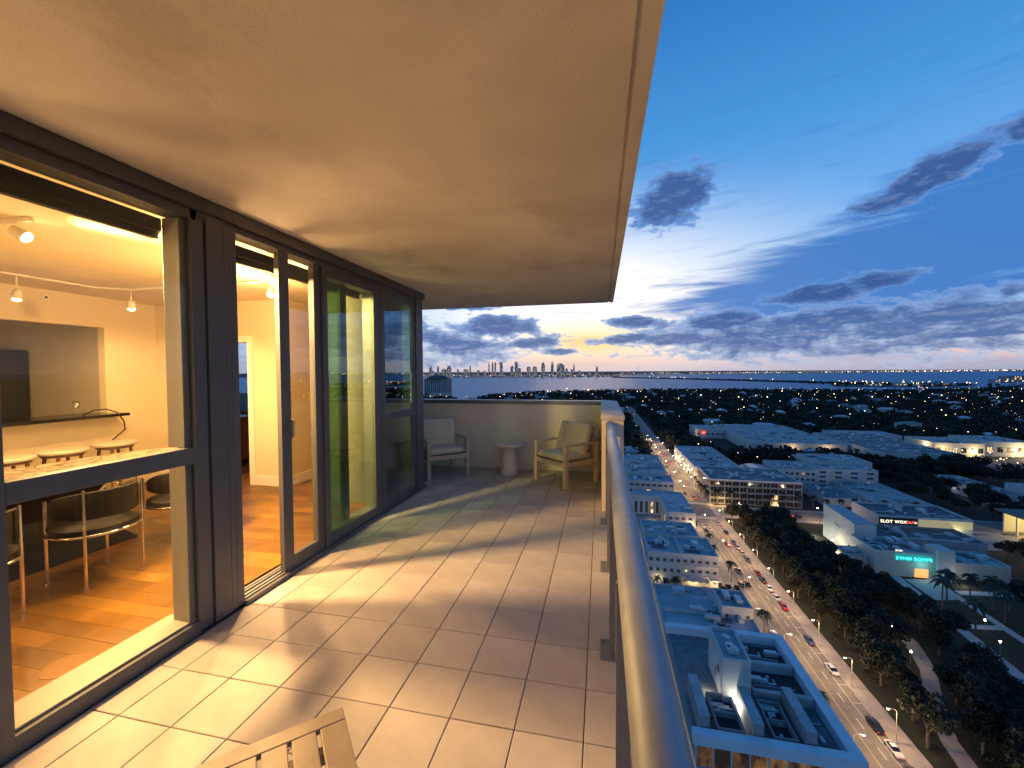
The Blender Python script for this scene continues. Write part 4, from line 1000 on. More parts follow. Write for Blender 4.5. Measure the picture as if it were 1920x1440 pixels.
def lettering(txt, mat, parent, loc, size, name='lettering', rotz=0.0):
    cu = bpy.data.curves.new(name, 'FONT'); cu.body = txt; cu.size = size; cu.extrude = .04; cu.align_x = 'LEFT'; cu.space_character = 1.12
    o = bpy.data.objects.new('tmp_text', cu); COL.objects.link(o)
    dg = bpy.context.evaluated_depsgraph_get(); me = bpy.data.meshes.new_from_object(o.evaluated_get(dg)); me.materials.clear(); me.materials.append(mat)
    bpy.data.objects.remove(o); o = obj_of(me, name, parent, loc); o.rotation_euler = (R(90), 0, rotz); return o
M_sw = material('sign_white', (.8, .8, .7), .5, emit=(1, .86, .58), estr=2.2); M_sr = material('sign_red', (.6, .1, .1), .5, emit=(1, .16, .13), estr=1.6); M_st = material('sign_teal', (.1, .6, .6), .5, emit=(.06, .95, .92), estr=1.6)
lettering('SLOT', M_sw, sg, (-18.2, -11.05, 10.6), 2.0); lettering('WOX', M_sw, sg, (-12.3, -11.05, 10.7), 1.8); lettering('OUT', M_sr, sg, (-7.7, -11.05, 10.7), 1.7); lettering('H', M_sw, sg, (-4.1, -11.05, 10.8), 1.2)
MB().box(-2.5, 18.6, -11.3, -10.8, 9.6, 13.0).build('lit_gallery', material('dim_lit_glass', (.2, .2, .12), .4, emit=(1, .85, .45), estr=.25), t)
glow(t, (12, -13.5, 8.6), 900, (1, .88, .5))
t = building('dark_roof_hall', 'stepped dark blue roof between the sign hall and the teal sign', 120.4, 162, 213.5, 231, 9.5, M_bg, M_roof3, .7, 5)
MB().box(-9, -8.4, -8.4, 6, 8.8, 11).build('roof_screen', M_bw, t); MB().box(-8.4, 14, -8.6, -8.0, 8.8, 10).build('roof_screen', M_bw, t)
t = building('teal_sign_building', 'pale theatre front with a glowing teal sign and a lit doorway', 110.6, 131.6, 196.2, 212.8, 10, M_bw2, M_roof, .6, 7)
sg = MB().box(-3.4, 8.6, -8.55, -8.31, 6.6, 9.4).build('sign_board', material('teal_board', (.02, .2, .2), .5, emit=(.02, .35, .36), estr=.5), t)
lettering('EVNBI ROMPS', M_st, sg, (-3.1, -8.6, 7.0), 1.85); lettering('DI IN', M_sw, t, (-3.1, -8.2, 10.25), .95)
MB().box(3.6, 8.2, -8.5, -8.31, .2, 3.6).build('lit_entrance', material('amber_entrance', (.5, .25, .1), .5, emit=(1, .36, .10), estr=1.1), t)
MB().box(10.6, 16.4, -9.6, -2, 0, 12).build('corner_tower', M_bw, t); MB().box(13.0, 14.4, -9.72, -9.6, 2.0, 5.2).build('door', M_pane, t)
glow(t, (6, -11, 5.5), 320, (.25, 1, .95)); glow(t, (17, -13, 2.0), 420, (1, .95, .8))
t = building('theatre_wing', 'low pale blue roof adjoining the theatre corner tower', 139.4, 158, 198, 212, 6.5, M_bw2, M_roof, .5, 3)
t = building('theatre_annex', 'low pale blue roof under the wedge gallery, beside the teal sign front', 101.5, 110.4, 200, 209, 6, M_bw, M_roof, .4, 3)
# yellow lit pavilion
t = thing('glass_pavilion', 'open pavilion glowing yellow inside with slanted dark braces', 'building', (218, 252, G))
MB().box(-14, 16, -14, 14, 10, 10.8).build('roof', M_roof3, t)
MB().box(-12, 15, 10, 11, 0, 10).build('wall', M_bw2, t)
for x in (-13, -5, 3, 11): MB().box(x, x + .7, -13.5, -12.8, 0, 10).build('column', M_bw2, t)
for y in (-6, 2, 9): MB().box(-13.5, -12.8, y, y + .7, 0, 10).build('column', M_bw2, t)
for k in range(3): MB().tube([(-12 + k * 8, -13, .5), (-6 + k * 8, -13, 9.5)], .25, 6).build('brace', M_bg, t)
MB().tube([(-13.1, -12, 9), (-13.1, -4, 2)], .25, 6).build('brace', M_bg, t)
lamp_light('ceiling_light', 'POINT', (-6, -4, 8.5), 9000, (1, .72, .22), t, .6); lamp_light('ceiling_light', 'POINT', (6, -4, 8.5), 9000, (1, .72, .22), t, .6)
# magenta sign on a post
t = thing('magenta_sign', 'small glowing magenta T-shaped sign beyond the sign hall', 'sign', (146, 262, G))
M_mag = material('magenta_neon', (.5, .05, .4), .5, emit=(1, .12, .75), estr=1.6)
MB().box(-.4, .4, -.4, .4, 0, 10).build('post', M_mag, t); MB().box(-3.2, 3.2, -.5, .5, 10, 11.4).build('crossbar', M_mag, t)
# ------------------------------------------------------------------ skyline across the bay
def sky_mat(name, col, lit):
    mt = bpy.data.materials.new(name); mt.use_nodes = True; E.T = mt.node_tree; MATS[name] = mt
    b_ = E.T.nodes['Principled BSDF']; t_ = E.T.nodes.new('ShaderNodeTexCoord')
    sp_ = E.T.nodes.new('ShaderNodeSeparateXYZ'); E.T.links.new(t_.outputs['Object'], sp_.inputs[0])
    fl_ = E.node('FRACT', E(sp_.outputs[2]) / 9.0)
    E.T.links.new(cmix(sstep(fl_, .45, .6), col, tuple(c_ * .55 for c_ in col)), b_.inputs['Base Color']); b_.inputs['Roughness'].default_value = .35
    wn = E.T.nodes.new('ShaderNodeTexWhiteNoise'); wn.noise_dimensions = '3D'
    E.T.links.new(comb(E.node('FLOOR', E(sp_.outputs[0]) / 8.0), E.node('FLOOR', E(sp_.outputs[1]) / 8.0), E.node('FLOOR', E(sp_.outputs[2]) / 9.0)), wn.inputs['Vector'])
    b_.inputs['Emission Color'].default_value = (1, .75, .45, 1); E.T.links.new((sstep(E(wn.outputs['Value']), .86, .88) * .55).k, b_.inputs['Emission Strength']); mt.cycles.emission_sampling = 'NONE'
    return mt
M_sk = [sky_mat('tower_blue_grey', (.20, .23, .28), 0), sky_mat('tower_grey', (.27, .27, .30), 0), sky_mat('tower_warm', (.34, .28, .26), 0)]  # tower colours lightened to stand in for haze over the bay
def far_xy(u, D):      # metres along the shore for a bearing given as offset over focal length
    return u
# (x, y, height, width, depth, kind) in metres, the downtown front standing about 6.3 km off
TW = [(-2830, 6560, 176, 44, 40, 0), (-2770, 6520, 100, 32, 40, 1), (-2690, 6540, 176, 28, 34, 0), (-2590, 6560, 128, 74, 50, 1), (-2485, 6520, 176, 60, 50, 0), (-2330, 6520, 124, 26, 30, 1), (-2180, 6480, 122, 62, 50, 0), (-2105, 6480, 182, 26, 30, 1),
      (-1955, 6450, 106, 30, 36, 1), (-1850, 6440, 98, 44, 50, 2), (-1768, 6420, 222, 22, 30, 0), (-1705, 6410, 228, 20, 34, 2), (-1660, 6410, 228, 22, 34, 1), (-1560, 6400, 226, 50, 50, 3), (-1380, 6380, 166, 38, 40, 0), (-1310, 6380, 230, 34, 36, 1), (-1255, 6370, 136, 44, 44, 0),
      (-1108, 6360, 152, 60, 50, 1), (-1010, 6350, 152, 54, 50, 1), (-878, 6340, 208, 56, 50, 0), (-735, 6330, 216, 42, 42, 1), (-610, 6340, 196, 116, 60, 1), (-515, 6320, 122, 44, 50, 0), (-440, 6330, 112, 30, 30, 1), (-405, 6320, 178, 24, 28, 0), (-325, 6330, 92, 46, 50, 2), (-180, 6330, 78, 54, 50, 2), (-62, 6320, 150, 32, 34, 0)]
LB = {0: 'blue grey', 1: 'grey', 2: 'brownish', 3: 'round topped'}
for i, (x, y, hh, w_, d_, k) in enumerate(TW):
    hh *= 1.04; lb_ = f"{'very tall' if hh > 205 else 'tall' if hh > 150 else 'medium height' if hh > 110 else 'low'} {'slender' if w_ < 31 else 'broad' if w_ > 50 else 'square'} {LB[k]} tower in the skyline across the bay"
    t = thing('skyscraper', lb_, 'skyscraper', (x, y, G), rnd.uniform(-.3, .3), 'downtown towers across the bay')
    m_ = M_sk[k % 3]; pod = rnd.uniform(18, 34)
    MB().box(-w_ * .62, w_ * .62, -d_ * .62, d_ * .62, 0, pod).build('podium', M_sk[1], t)
    if k == 3:
        MB().lathe([(w_ * .5, 0), (w_ * .5, hh * .8), (w_ * .42, hh * .9), (w_ * .56, hh * .93), (w_ * .56, hh * .97), (w_ * .3, hh)], (0, 0, 0), 20).build('shaft', m_, t)
    else:
        s1 = rnd.uniform(.82, .95)
        MB().box(-w_ / 2, w_ / 2, -d_ / 2, d_ / 2, pod, hh * s1).build('shaft', m_, t)
        MB().box(-w_ * .36, w_ * .30, -d_ * .36, d_ * .36, hh * s1, hh).build('crown', m_, t)
        if hh > 150: MB().box(-w_ * .05, w_ * .05, -d_ * .05, d_ * .05, hh, hh + rnd.uniform(4, 12)).build('mast', M_sk[1], t)
# low waterfront town and wooded shore far off: one uncountable mass
q = MB(); r_ = random.Random(5)
def shore_y(x):
    P_ = far
    for a, b in zip(P_[:9], P_[1:9]):
        if a[0] <= x <= b[0]: return a[1] + (b[1] - a[1]) * (x - a[0]) / (b[0] - a[0])
    return 6600
x = -4200
while x < 22000:
    y = shore_y(x); sc = y / 6300
    w_ = r_.uniform(20, 70) * sc; hh = r_.choice((10, 14, 18, 26, 34, 48)) * (1.0 if x < 400 else 1.15)
    if x > 3000: hh = r_.uniform(14, 40) + y * .0012
    q.box(x, x + w_, y + r_.uniform(10, 200) * sc, y + 240 * sc, G - 1, G + hh); x += w_ * r_.uniform(.5, 1.3)
kind(q.build('far_waterfront', M_sk[1]), 'stuff', 'low far town along the opposite shore')
# a causeway with lamps, and a wooded islet
cw = MB(); pa = [(150, 5500), (700, 4550), (1140, 3640), (1400, 3000), (1620, 2620)]
for a, b in zip(pa, pa[1:]):
    d = Vector((b[0] - a[0], b[1] - a[1])).normalized(); n_ = Vector((-d.y, d.x)) * 24
    cw.prism([(a[0] - n_.x, a[1] - n_.y), (b[0] - n_.x, b[1] - n_.y), (b[0] + n_.x, b[1] + n_.y), (a[0] + n_.x, a[1] + n_.y)], G - 3, G + 7)
tag(cw.build('causeway', M_land), 'dark causeway crossing the bay towards the far shore', 'causeway')
isl = kind(MB().prism([(1180, 2420), (1500, 2330), (1850, 2560), (1900, 2800), (1600, 2900), (1300, 2720)], G - 2, G + 1).build('islet', M_land))
# far lamps and lit windows: tiny bulbs scattered over the town and the shores
def bulbs(name, pts, mat, label):
    m_ = MB()
    for (x, y, z, s) in pts:
        m_.add([(x - s, y, z), (x + s, y, z), (x, y - s, z), (x, y + s, z), (x, y, z - s), (x, y, z + s)], [(0, 2, 5), (2, 1, 5), (1, 3, 5), (3, 0, 5), (2, 0, 4), (1, 2, 4), (3, 1, 4), (0, 3, 4)])
    return kind(m_.build(name, mat), 'stuff', label)
M_bw_ = material('bulb_warm', (1, .8, .5), .5, emit=(1, .60, .26), estr=18); M_bc_ = material('bulb_cool', (1, 1, 1), .5, emit=(.95, .97, 1.0), estr=15)
r_ = random.Random(21); A, B = [], []
for k in range(230):
    x = r_.uniform(-4000, 16000); y = shore_y(x) - 5; s = (x * x + y * y) ** .5 * .00028
    (A if r_.random() < .6 else B).append((x, y, G + r_.uniform(6, 34) + y * .0006, s * r_.uniform(.5, 1.25)))
for k in range(18):
    i = r_.randrange(4); u_ = r_.random(); a, b = pa[i], pa[i + 1]
    (A if k % 3 else B).append((a[0] + (b[0] - a[0]) * u_, a[1] + (b[1] - a[1]) * u_, G + 16, 1.6))
for k in range(26): A.append((r_.uniform(1200, 1880), r_.uniform(2400, 2600), G + r_.uniform(8, 26), r_.uniform(.8, 1.6)))
for k in range(60):
    u_ = r_.random(); (A if r_.random() < .6 else B).append((2300 + 1300 * u_ + r_.uniform(0, 200), 3000 + 1050 * u_ + r_.uniform(-160, 20), G + r_.uniform(6, 34), r_.uniform(.8, 1.7)))
bulbs('far_shore_lights', A, M_bw_, 'warm specks of light along the far shores'); bulbs('far_shore_cool_lights', B, M_bc_, 'cool white specks of light along the far shores')
# low lit sheds on the islet and the marina at the right
for i, (x, y, w_, d_, hh) in enumerate(((1330, 2440, 60, 30, 12), (1430, 2400, 46, 30, 18), (1560, 2470, 70, 30, 10), (1700, 2560, 60, 40, 12))):
    t = building('islet_house', 'low building on the wooded islet in the bay', x, x + w_, y, y + d_, hh, M_bw2, M_roof, .5, 0, s=(1, 6, w_ / 9, 4, .6), group='houses on the islet', base=1.0)
for i, (x, y, w_, d_, hh) in enumerate(((2560, 3280, 120, 60, 38), (2720, 3370, 90, 60, 30), (2880, 3500, 160, 60, 26), (3120, 3680, 170, 60, 30), (3400, 3900, 200, 60, 24), (2380, 3120, 120, 50, 18))):
    t = building('marina_block', 'lit low marina block on the shore beyond the wooded islet', x, x + w_, y, y + d_, hh, M_bg, M_roof2, .5, 0, s=(3, 9, w_ / 14, hh / 6, .35), group='marina blocks by the bay')
# bayside condominium seen just over the parapet
t = thing('condominium', 'bayside condominium with white vertical fins and round green roof', 'apartment building', (-548, 1330, G))
MB().box(-42, 42, -20, 20, 0, 62).build('wall', material('condo_dark', (.08, .09, .10), .4), t)
for k in range(12): MB().box(-42 + k * 7.4, -40.2 + k * 7.4, -21, -20.01, 0, 60).build('fin', M_bw, t)
for k in range(7): MB().box(-42.5, 42.5, -20.9, -20.02, 6 + k * 8, 7 + k * 8).build('balcony_band', M_bw, t)
MB().lathe([(36, 62), (36, 65), (26, 72), (4, 75)], (0, 0, 0), 24).build('roof', M_roof3, t)
t = building('low_condominium', 'lower pale apartment block at the foot of the finned condominium', -640, -585, 1240, 1270, 34, M_bw2, M_roof, .8, 3, s=(6, 9, 3.4, 2.6, .3))
t = building('waterside_house', 'small lit waterside block in front of the condominium', -530, -470, 1215, 1240, 17, M_bw2, M_roof, .8, 2, s=(3, 9, 3.4, 2.6, .4))
# ------------------------------------------------------------------ trees
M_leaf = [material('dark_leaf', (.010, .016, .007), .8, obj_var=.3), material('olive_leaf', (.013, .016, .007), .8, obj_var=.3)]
M_bark = material('bark', (.09, .07, .05), .9, var=.2, vscale=3)
M_frond = material('palm_frond', (.011, .017, .007), .7, obj_var=.25)
def leaf_cloud(seed, n, rx, rz, zc, leaf, lobes=7):
    g = np.random.default_rng(seed)
    lc = g.normal(0, 1, (lobes, 3)); lc /= np.linalg.norm(lc, axis=1)[:, None]; lc *= g.uniform(.35, .72, (lobes, 1)); lr = g.uniform(.34, .55, lobes)
    k = g.integers(0, lobes, n)
    d = g.normal(0, 1, (n, 3)); d /= np.linalg.norm(d, axis=1)[:, None]
    p = lc[k] + d * (lr[k] * g.uniform(.55, 1.05, n) ** .6)[:, None]
    p[:, 2] = np.where(p[:, 2] < -.45, p[:, 2] * .5 - .2, p[:, 2])
    p = p * [rx, rx, rz] + [0, 0, zc]
    a = g.normal(0, 1, (n, 3)); a /= np.linalg.norm(a, axis=1)[:, None]; b = np.cross(a, g.normal(0, 1, (n, 3))); b /= np.linalg.norm(b, axis=1)[:, None]
    s = leaf * g.uniform(.6, 1.3, (n, 1))
    v = np.stack([p - a * s, p + b * s * .6, p + a * s, p - b * s * .6], 1).reshape(-1, 3)
    f = np.arange(4 * n).reshape(-1, 4)
    return v, f
def np_mesh(name, v, f, mat):
    me = bpy.data.meshes.new(name); me.from_pydata(v.tolist(), [], f.tolist()); me.materials.append(mat); return me
CROWN, TRUNK = [], []
for k in range(5):
    rx, rz, zc = (4.6, 3.4, 6.6) if k < 3 else (3.6, 3.8, 6.2)
    v, f = leaf_cloud(40 + k, 1300, rx, rz, zc, .42, 9); CROWN.append(np_mesh('crown', v, f, M_leaf[k % 2]))
    r_ = random.Random(k); m_ = MB(); m_.tube([(0, 0, 0), (.1, .05, 1.6), (.05, .15, 3.4)], .34, 8, .22)
    for a in range(4):
        t_ = a * 1.57 + r_.uniform(0, 1); m_.tube([(.05, .12, 2.8), (1.2 * math.cos(t_), 1.2 * math.sin(t_), 4.6), (2.3 * math.cos(t_), 2.3 * math.sin(t_), 6.4)], .15, 6, .05)
    TRUNK.append(m_.mesh('trunk', M_bark))
def frond_crown(seed, n=16, L=2.7):
    g = random.Random(seed); vs, fs = [], []
    for k in range(n):
        a = 2 * math.pi * k / n + g.uniform(-.2, .2); el_ = g.uniform(-.2, 1.1); c_, s_ = math.cos(a), math.sin(a); prev = None
        for i in range(8):
            u_ = i / 7; r0 = L * (u_ * math.cos(el_ * .6)); z = L * (math.sin(el_) * u_ - 1.05 * u_ * u_); w_ = .42 * math.sin(math.pi * min(1, u_ * .9 + .12)) + .03
            p = (r0 * c_, r0 * s_, z)
            jag = .10 if i % 2 else -.05
            vs += [(p[0] - s_ * (w_ + jag), p[1] + c_ * (w_ + jag), p[2] - w_ * .55), p, (p[0] + s_ * (w_ - jag), p[1] - c_ * (w_ - jag), p[2] - w_ * .55)]
            b = len(vs) - 3
            if prev is not None: fs += [(prev, b, b + 1, prev + 1), (prev + 1, b + 1, b + 2, prev + 2)]
            prev = b
    return MB().add(vs, fs)
PALM = [frond_crown(k).mesh('crown', M_frond) for k in range(3)]
PTRUNK = MB().tube([(0, 0, 0), (.15, .05, 2.5), (.1, .1, 5), (.05, .05, 7.6)], .2, 7, .13).mesh('trunk', M_bark)
def tree(x, y, s, k, label, group, name='park_tree', z=G):
    label = f"{'small' if s < .85 else 'large' if s > 1.15 else 'mid-sized'} {'round crowned' if k < 3 else 'upright'} " + label
    t = thing(name, label, 'tree', (x, y, z), rnd.uniform(0, 6.28), group); t.scale = (s, s, s * rnd.uniform(.9, 1.15))
    obj_of(CROWN[k], 'crown', t); obj_of(TRUNK[k], 'trunk', t); return t
def palm(x, y, s, label, group, z=G):
    t = thing('palm_tree', label, 'palm tree', (x, y, z), rnd.uniform(0, 6.28), group); t.scale = (s, s, s)
    obj_of(PALM[rnd.randrange(3)], 'crown', t, (.05, .05, 7.6)); obj_of(PTRUNK, 'trunk', t); return t
def path_x(y):
    P_ = [(160.3, 93), (148.5, 93.9), (136, 90.2), (122, 82.5), (110.2, 77.5), (103.5, 76.3), (92, 75.3), (60, 75)]
    for a, b in zip(P_, P_[1:]):
        if b[0] <= y <= a[0]: return a[1] + (b[1] - a[1]) * (y - a[0]) / (b[0] - a[0])
    return 999
NOGO = [(99, 172, 194, 256), (129, 168, 146, 160), (202, 236, 236, 268), (106, 134, 112, 198), (134, 190, 280, 332), (124, 200, 329, 390), (234, 277, 298, 360), (239, 332, 414, 582), (64, 130, 276, 406), (112, 238, 458, 614), (300, 432, 400, 534), (170, 236, 230, 264), (14, 52, 70, 372), (52, 69.2, 0, 1000), (-60, 420, 256, 276)]
def free(x, y, m_=2.0): return not any(a - m_ < x < b + m_ and c - m_ < y < d + m_ for a, b, c, d in NOGO)
placed = []
def far_from(x, y, dmin): return all((x - a) ** 2 + (y - b) ** 2 > dmin * dmin for a, b in placed)
g = random.Random(99); cnt = 0
def fill(x0, x1, y0, y1, n, dmin, s0, s1, label, group, sparse=None):
    global cnt
    for _ in range(n * 12):
        if n <= 0: break
        x, y = g.uniform(x0, x1), g.uniform(y0, y1)
        if x > 2.2 * y or not free(x, y) or not far_from(x, y, dmin): continue
        if abs(x - path_x(y)) < 4.6 or (y < 160 and 78 < x < 100 and 126 < y < 142): continue
        placed.append((x, y)); tree(x, y, g.uniform(s0, s1), g.randrange(5), label, group); n -= 1; cnt += 1
fill(71.5, 108, 88, 200, 84, 4.2, .75, 1.15, 'dark broadleaf tree in the park beside the avenue pavement', 'trees of the avenue park')
fill(78, 134, 88, 170, 60, 3.7, .95, 1.35, 'dark tree deep in the park around the curved path', 'trees round the curved path')
fill(71, 108, 200, 252, 34, 4.8, .8, 1.2, 'dark broadleaf tree in the park corner below the cross street', 'trees of the park corner')
fill(130, 200, 95, 230, 70, 5.2, .85, 1.35, 'dark broadleaf tree around the plaza and theatre', 'trees round the plaza')
fill(72, 140, 277, 300, 16, 5, .6, .9, 'street tree along the cross street front', 'cross street trees')
fill(125, 300, 262, 412, 70, 7, 1.0, 1.7, 'dark tree among the flat roofed halls', 'trees between the halls')
# palms
for k in range(9): palm(48.2 + (k % 2) * 2.6, 92 + k * 17, g.uniform(.8, 1.15), 'palm tree on the west pavement of the avenue', 'avenue palms')
for k in range(15): palm(72 + k * 7.5, 278.8 + g.uniform(-.8, .6), g.uniform(.8, 1.2), 'palm tree in the row before the grid office', 'office front palms')
for k in range(10): palm(66.9 + g.uniform(-.4, .4), 282 + k * 9.5, g.uniform(.8, 1.1), 'palm tree on the avenue beside the office wing', 'wing palms')
for (x, y) in ((132.5, 181), (134, 174), (118, 172), (131.2, 166), (116, 156), (129.8, 152), (122.5, 177)): palm(x, y, g.uniform(1.15, 1.6), 'tall palm standing on the pale plaza', 'plaza palms')
for (x, y) in ((23.2, 123), (25, 121.5), (27, 122.6), (22.0, 120.8), (24, 119.9), (36, 133), (38.2, 135.4), (40.5, 132.6), (41, 128), (44, 126.6), (45.2, 123.4)): palm(x, y, g.uniform(.7, 1.0), 'palm in the garden court behind the finned block', 'garden court palms')
for (x, y) in ((21, 163.5), (24, 162.5), (28, 164.5), (44, 160.8), (46, 163)): palm(x, y, g.uniform(.6, .8), 'palm in the lit garden before the hotel', 'hotel garden palms')
# far wooded suburb: one uncountable mass
gg = np.random.default_rng(3); tv = []
def in_land(x, y):
    ins = False; n_ = len(land)
    for i in range(n_):
        (x1, y1), (x2, y2) = land[i], land[(i + 1) % n_]
        if (y1 > y) != (y2 > y) and x < (x2 - x1) * (y - y1) / (y2 - y1) + x1: ins = not ins
    return ins
VV, n_t = [], 0
base = [leaf_cloud(200 + k, 26, 6.5, 4.2, 5.0, 2.4, 5)[0] for k in range(8)]
tries = 0
while n_t < 11500 and tries < 60000:
    tries += 1
    y = 380 + (gg.random() ** 1.25) * 1900 if gg.random() < .93 else gg.uniform(2200, 4600)
    x = gg.uniform(-.40 * y - 40, 1.12 * y + 60)
    if not free(x, y, 4) or not in_land(x, y) or not in_land(x + 15, y + 15): continue
    if x < 52 and y < 372: continue
    s = gg.uniform(.7, 1.35); a = gg.uniform(0, 6.28); c_, s_ = math.cos(a), math.sin(a); b = base[n_t % 8] * s
    VV.append(np.stack([b[:, 0] * c_ - b[:, 1] * s_ + x, b[:, 0] * s_ + b[:, 1] * c_ + y, b[:, 2] + G], 1)); n_t += 1
for k in range(160):
    x, y = gg.uniform(1200, 1880), gg.uniform(2380, 2860); b = base[k % 8] * gg.uniform(.9, 1.6); VV.append(b + [x, y, G + 1])
for k in range(420):
    i = k % 4; u_ = gg.random(); b = base[k % 8] * gg.uniform(.6, 1.1); VV.append(b + [pa[i][0] + (pa[i + 1][0] - pa[i][0]) * u_, pa[i][1] + (pa[i + 1][1] - pa[i][1]) * u_, G + 4])
V = np.concatenate(VV); F = np.arange(len(V)).reshape(-1, 4)
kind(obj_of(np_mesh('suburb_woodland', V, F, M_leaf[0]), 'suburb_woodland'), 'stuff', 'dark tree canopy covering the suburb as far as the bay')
# low shrubs as ground cover in the park
VV = []
for k in range(900):
    x, y = gg.uniform(72, 132), gg.uniform(90, 254)
    if not free(x, y, .5) or abs(x - path_x(y)) < 3.0: continue
    b = leaf_cloud(int(gg.integers(1e6)), 14, 1.3, .9, .6, .42, 3)[0]; VV.append(b + [x, y, G])
V = np.concatenate(VV); kind(obj_of(np_mesh('park_shrubs', V, np.arange(len(V)).reshape(-1, 4), M_leaf[1]), 'park_shrubs'), 'stuff', 'low shrubs covering the park ground')
# houses among the trees
HM = []
M_tile_r = material('pale_tile_roof', (.34, .36, .39), .8, obj_var=.6); M_hw = material('house_wall', (.36, .35, .34), .8)
for k in range(4):
    w_, d_, hh = ((14, 10, 5), (20, 11, 6.5), (11, 9, 4.5), (26, 14, 7))[k]; m_ = MB()
    m_.box(-w_ / 2, w_ / 2, -d_ / 2, d_ / 2, 0, hh); nf = len(m_.f); e = .6; z = hh
    m_.add([(-w_ / 2 - e, -d_ / 2 - e, z), (w_ / 2 + e, -d_ / 2 - e, z), (w_ / 2 + e, d_ / 2 + e, z), (-w_ / 2 - e, d_ / 2 + e, z), (-w_ / 2 + d_ * .4, 0, z + 2.4), (w_ / 2 - d_ * .4, 0, z + 2.4)], [(3, 2, 1, 0), (0, 1, 5, 4), (1, 2, 5), (2, 3, 4, 5), (3, 0, 4)])
    me = m_.mesh('house', M_hw); me.materials.append(M_tile_r)
    for p in me.polygons:
        if p.index >= nf: p.material_index = 1
    HM.append(me)
n_h = 0
while n_h < 190:
    y = 400 + (g.random() ** 1.3) * 1650; x = g.uniform(-.3 * y, 1.05 * y)
    if not free(x, y, 8) or not in_land(x, y): continue
    o = obj_of(HM[g.randrange(4)], 'suburban_house', None, (x, y, G + 2.4), g.choice((0, .2, 1.57, -.3)), 1.0)
    tag(o, 'small hip roofed house among the dark suburb trees', 'house', 'suburb houses'); n_h += 1
# suburb lights
A, B = [], []
for k in range(560):
    y = 400 + (g.random() ** 1.15) * 1750; x = g.uniform(-.35 * y, 1.08 * y)
    if not free(x, y, 2) or not in_land(x, y): continue
    s = y * .00034 * g.choice((.4, .5, .5, .6, .7, .8, 1, 1.3, 1.9)); x += 60 * math.sin(y * .021); y += 30 * math.sin(x * .03); (A if g.random() < .88 else B).append((x, y, G + g.uniform(10, 14), s))
for k in range(60):
    x, y = g.uniform(300, 430), g.uniform(405, 475); A.append((x, y, G + g.uniform(1, 8), g.uniform(.2, .5)))
bulbs('suburb_lights', A, M_bw_, 'warm house and street lights scattered through the suburb'); bulbs('suburb_cool_lights', B, M_bc_, 'white lights scattered through the suburb')
# ------------------------------------------------------------------ street lamps
M_pole = material('galvanised_pole', (.35, .35, .34), .5, metal=.5)
M_head = material('lamp_glow', (1, .9, .7), .5, emit=(1, .74, .40), estr=45)
LAMP = MB().tube([(0, 0, 0), (0, 0, 7.4)], .10, 8, .06).mesh('pole', M_pole)
ARM = MB().tube([(0, 0, 7.3), (-.5, 0, 7.75), (-1.5, 0, 7.85)], .05, 6).mesh('arm', M_pole)
HEAD = MB().cbox(-2.1, -1.4, -.14, .14, 7.78, 7.92, .04).mesh('lamp_head', M_pole)
GLO = MB().lathe([(.12, 0), (.26, .06), (.26, .14), (.1, .18)], (-1.75, 0, 7.6), 10).mesh('lamp_glass', M_head)
FOOT = MB().lathe([(.28, 0), (.28, .12), (.14, .3)], (0, 0, 0), 10).mesh('base', M_pole)
ldat = bpy.data.lights.new('street_light', 'POINT'); ldat.energy = 3600; ldat.color = (1, .62, .30); ldat.shadow_soft_size = .3
def street_lamp(x, y, rot, label, group, energy=True, s=1.0):
    t = thing('street_lamp', label, 'street lamp', (x, y, G + .17), R(rot), group); t.scale = (s,) * 3
    for me, n_ in ((LAMP, 'pole'), (ARM, 'arm'), (HEAD, 'lamp_head'), (GLO, 'lamp_glass'), (FOOT, 'base')): obj_of(me, n_, t)
    if energy:
        l_ = bpy.data.objects.new('lamp_light', ldat); COL.objects.link(l_); l_.parent = t; l_.location = (-1.75, 0, 7.3)
    return t
y = 90
while y < 250: street_lamp(65.3, y, 0, 'street lamp on the east kerb of the avenue by the park', 'east kerb street lamps'); y += 17
y = 98
while y < 250: street_lamp(52.2, y, 180, 'street lamp on the west kerb of the avenue', 'west kerb street lamps'); y += 34
y = 290
while y < 520: street_lamp(65.3 if (y // 18) % 2 else 52.2, y, 0 if (y // 18) % 2 else 180, 'street lamp on the avenue beyond the crossing', 'far avenue street lamps', True, 1.0); y += 13
for k in range(6): street_lamp(78 + k * 20, 256.6, -90, 'street lamp along the cross street', 'cross street lamps', k % 2 == 0)
# low park lanterns
LP = MB().tube([(0, 0, 0), (0, 0, 3.4)], .06, 6).mesh('pole', M_pole); LG = MB().lathe([(.08, 3.4), (.22, 3.5), (.24, 3.75), (.08, 3.95)], (0, 0, 0), 10).mesh('lantern', M_head)
pdat = bpy.data.lights.new('park_light', 'POINT'); pdat.energy = 420; pdat.color = (1, .66, .30); pdat.shadow_soft_size = .25
for (x, y, lit) in ((87.0, 137.5, 1), (90, 150.5, 1), (97.6, 187, 1), (111, 172, 1), (100.5, 205, 1), (116.0, 148, 0), (127.5, 139, 0), (126, 170, 0), (135.5, 147, 1), (150, 160, 0), (108, 222, 1), (82, 228, 1), (76, 232, 0), (163, 175, 0), (160, 205, 0), (180, 214, 1), (92, 176, 0), (121.2, 160, 0), (140, 176, 0), (79.2, 160, 1), (85, 195, 0)):
    t = thing('park_lantern', 'lit lantern on a short post in the dark park', 'lamp', (x, y, G), 0, 'park lanterns'); obj_of(LP, 'pole', t); obj_of(LG, 'lantern', t)
    if lit:
        l_ = bpy.data.objects.new('lantern_light', pdat); COL.objects.link(l_); l_.parent = t; l_.location = (0, 0, 4.3)
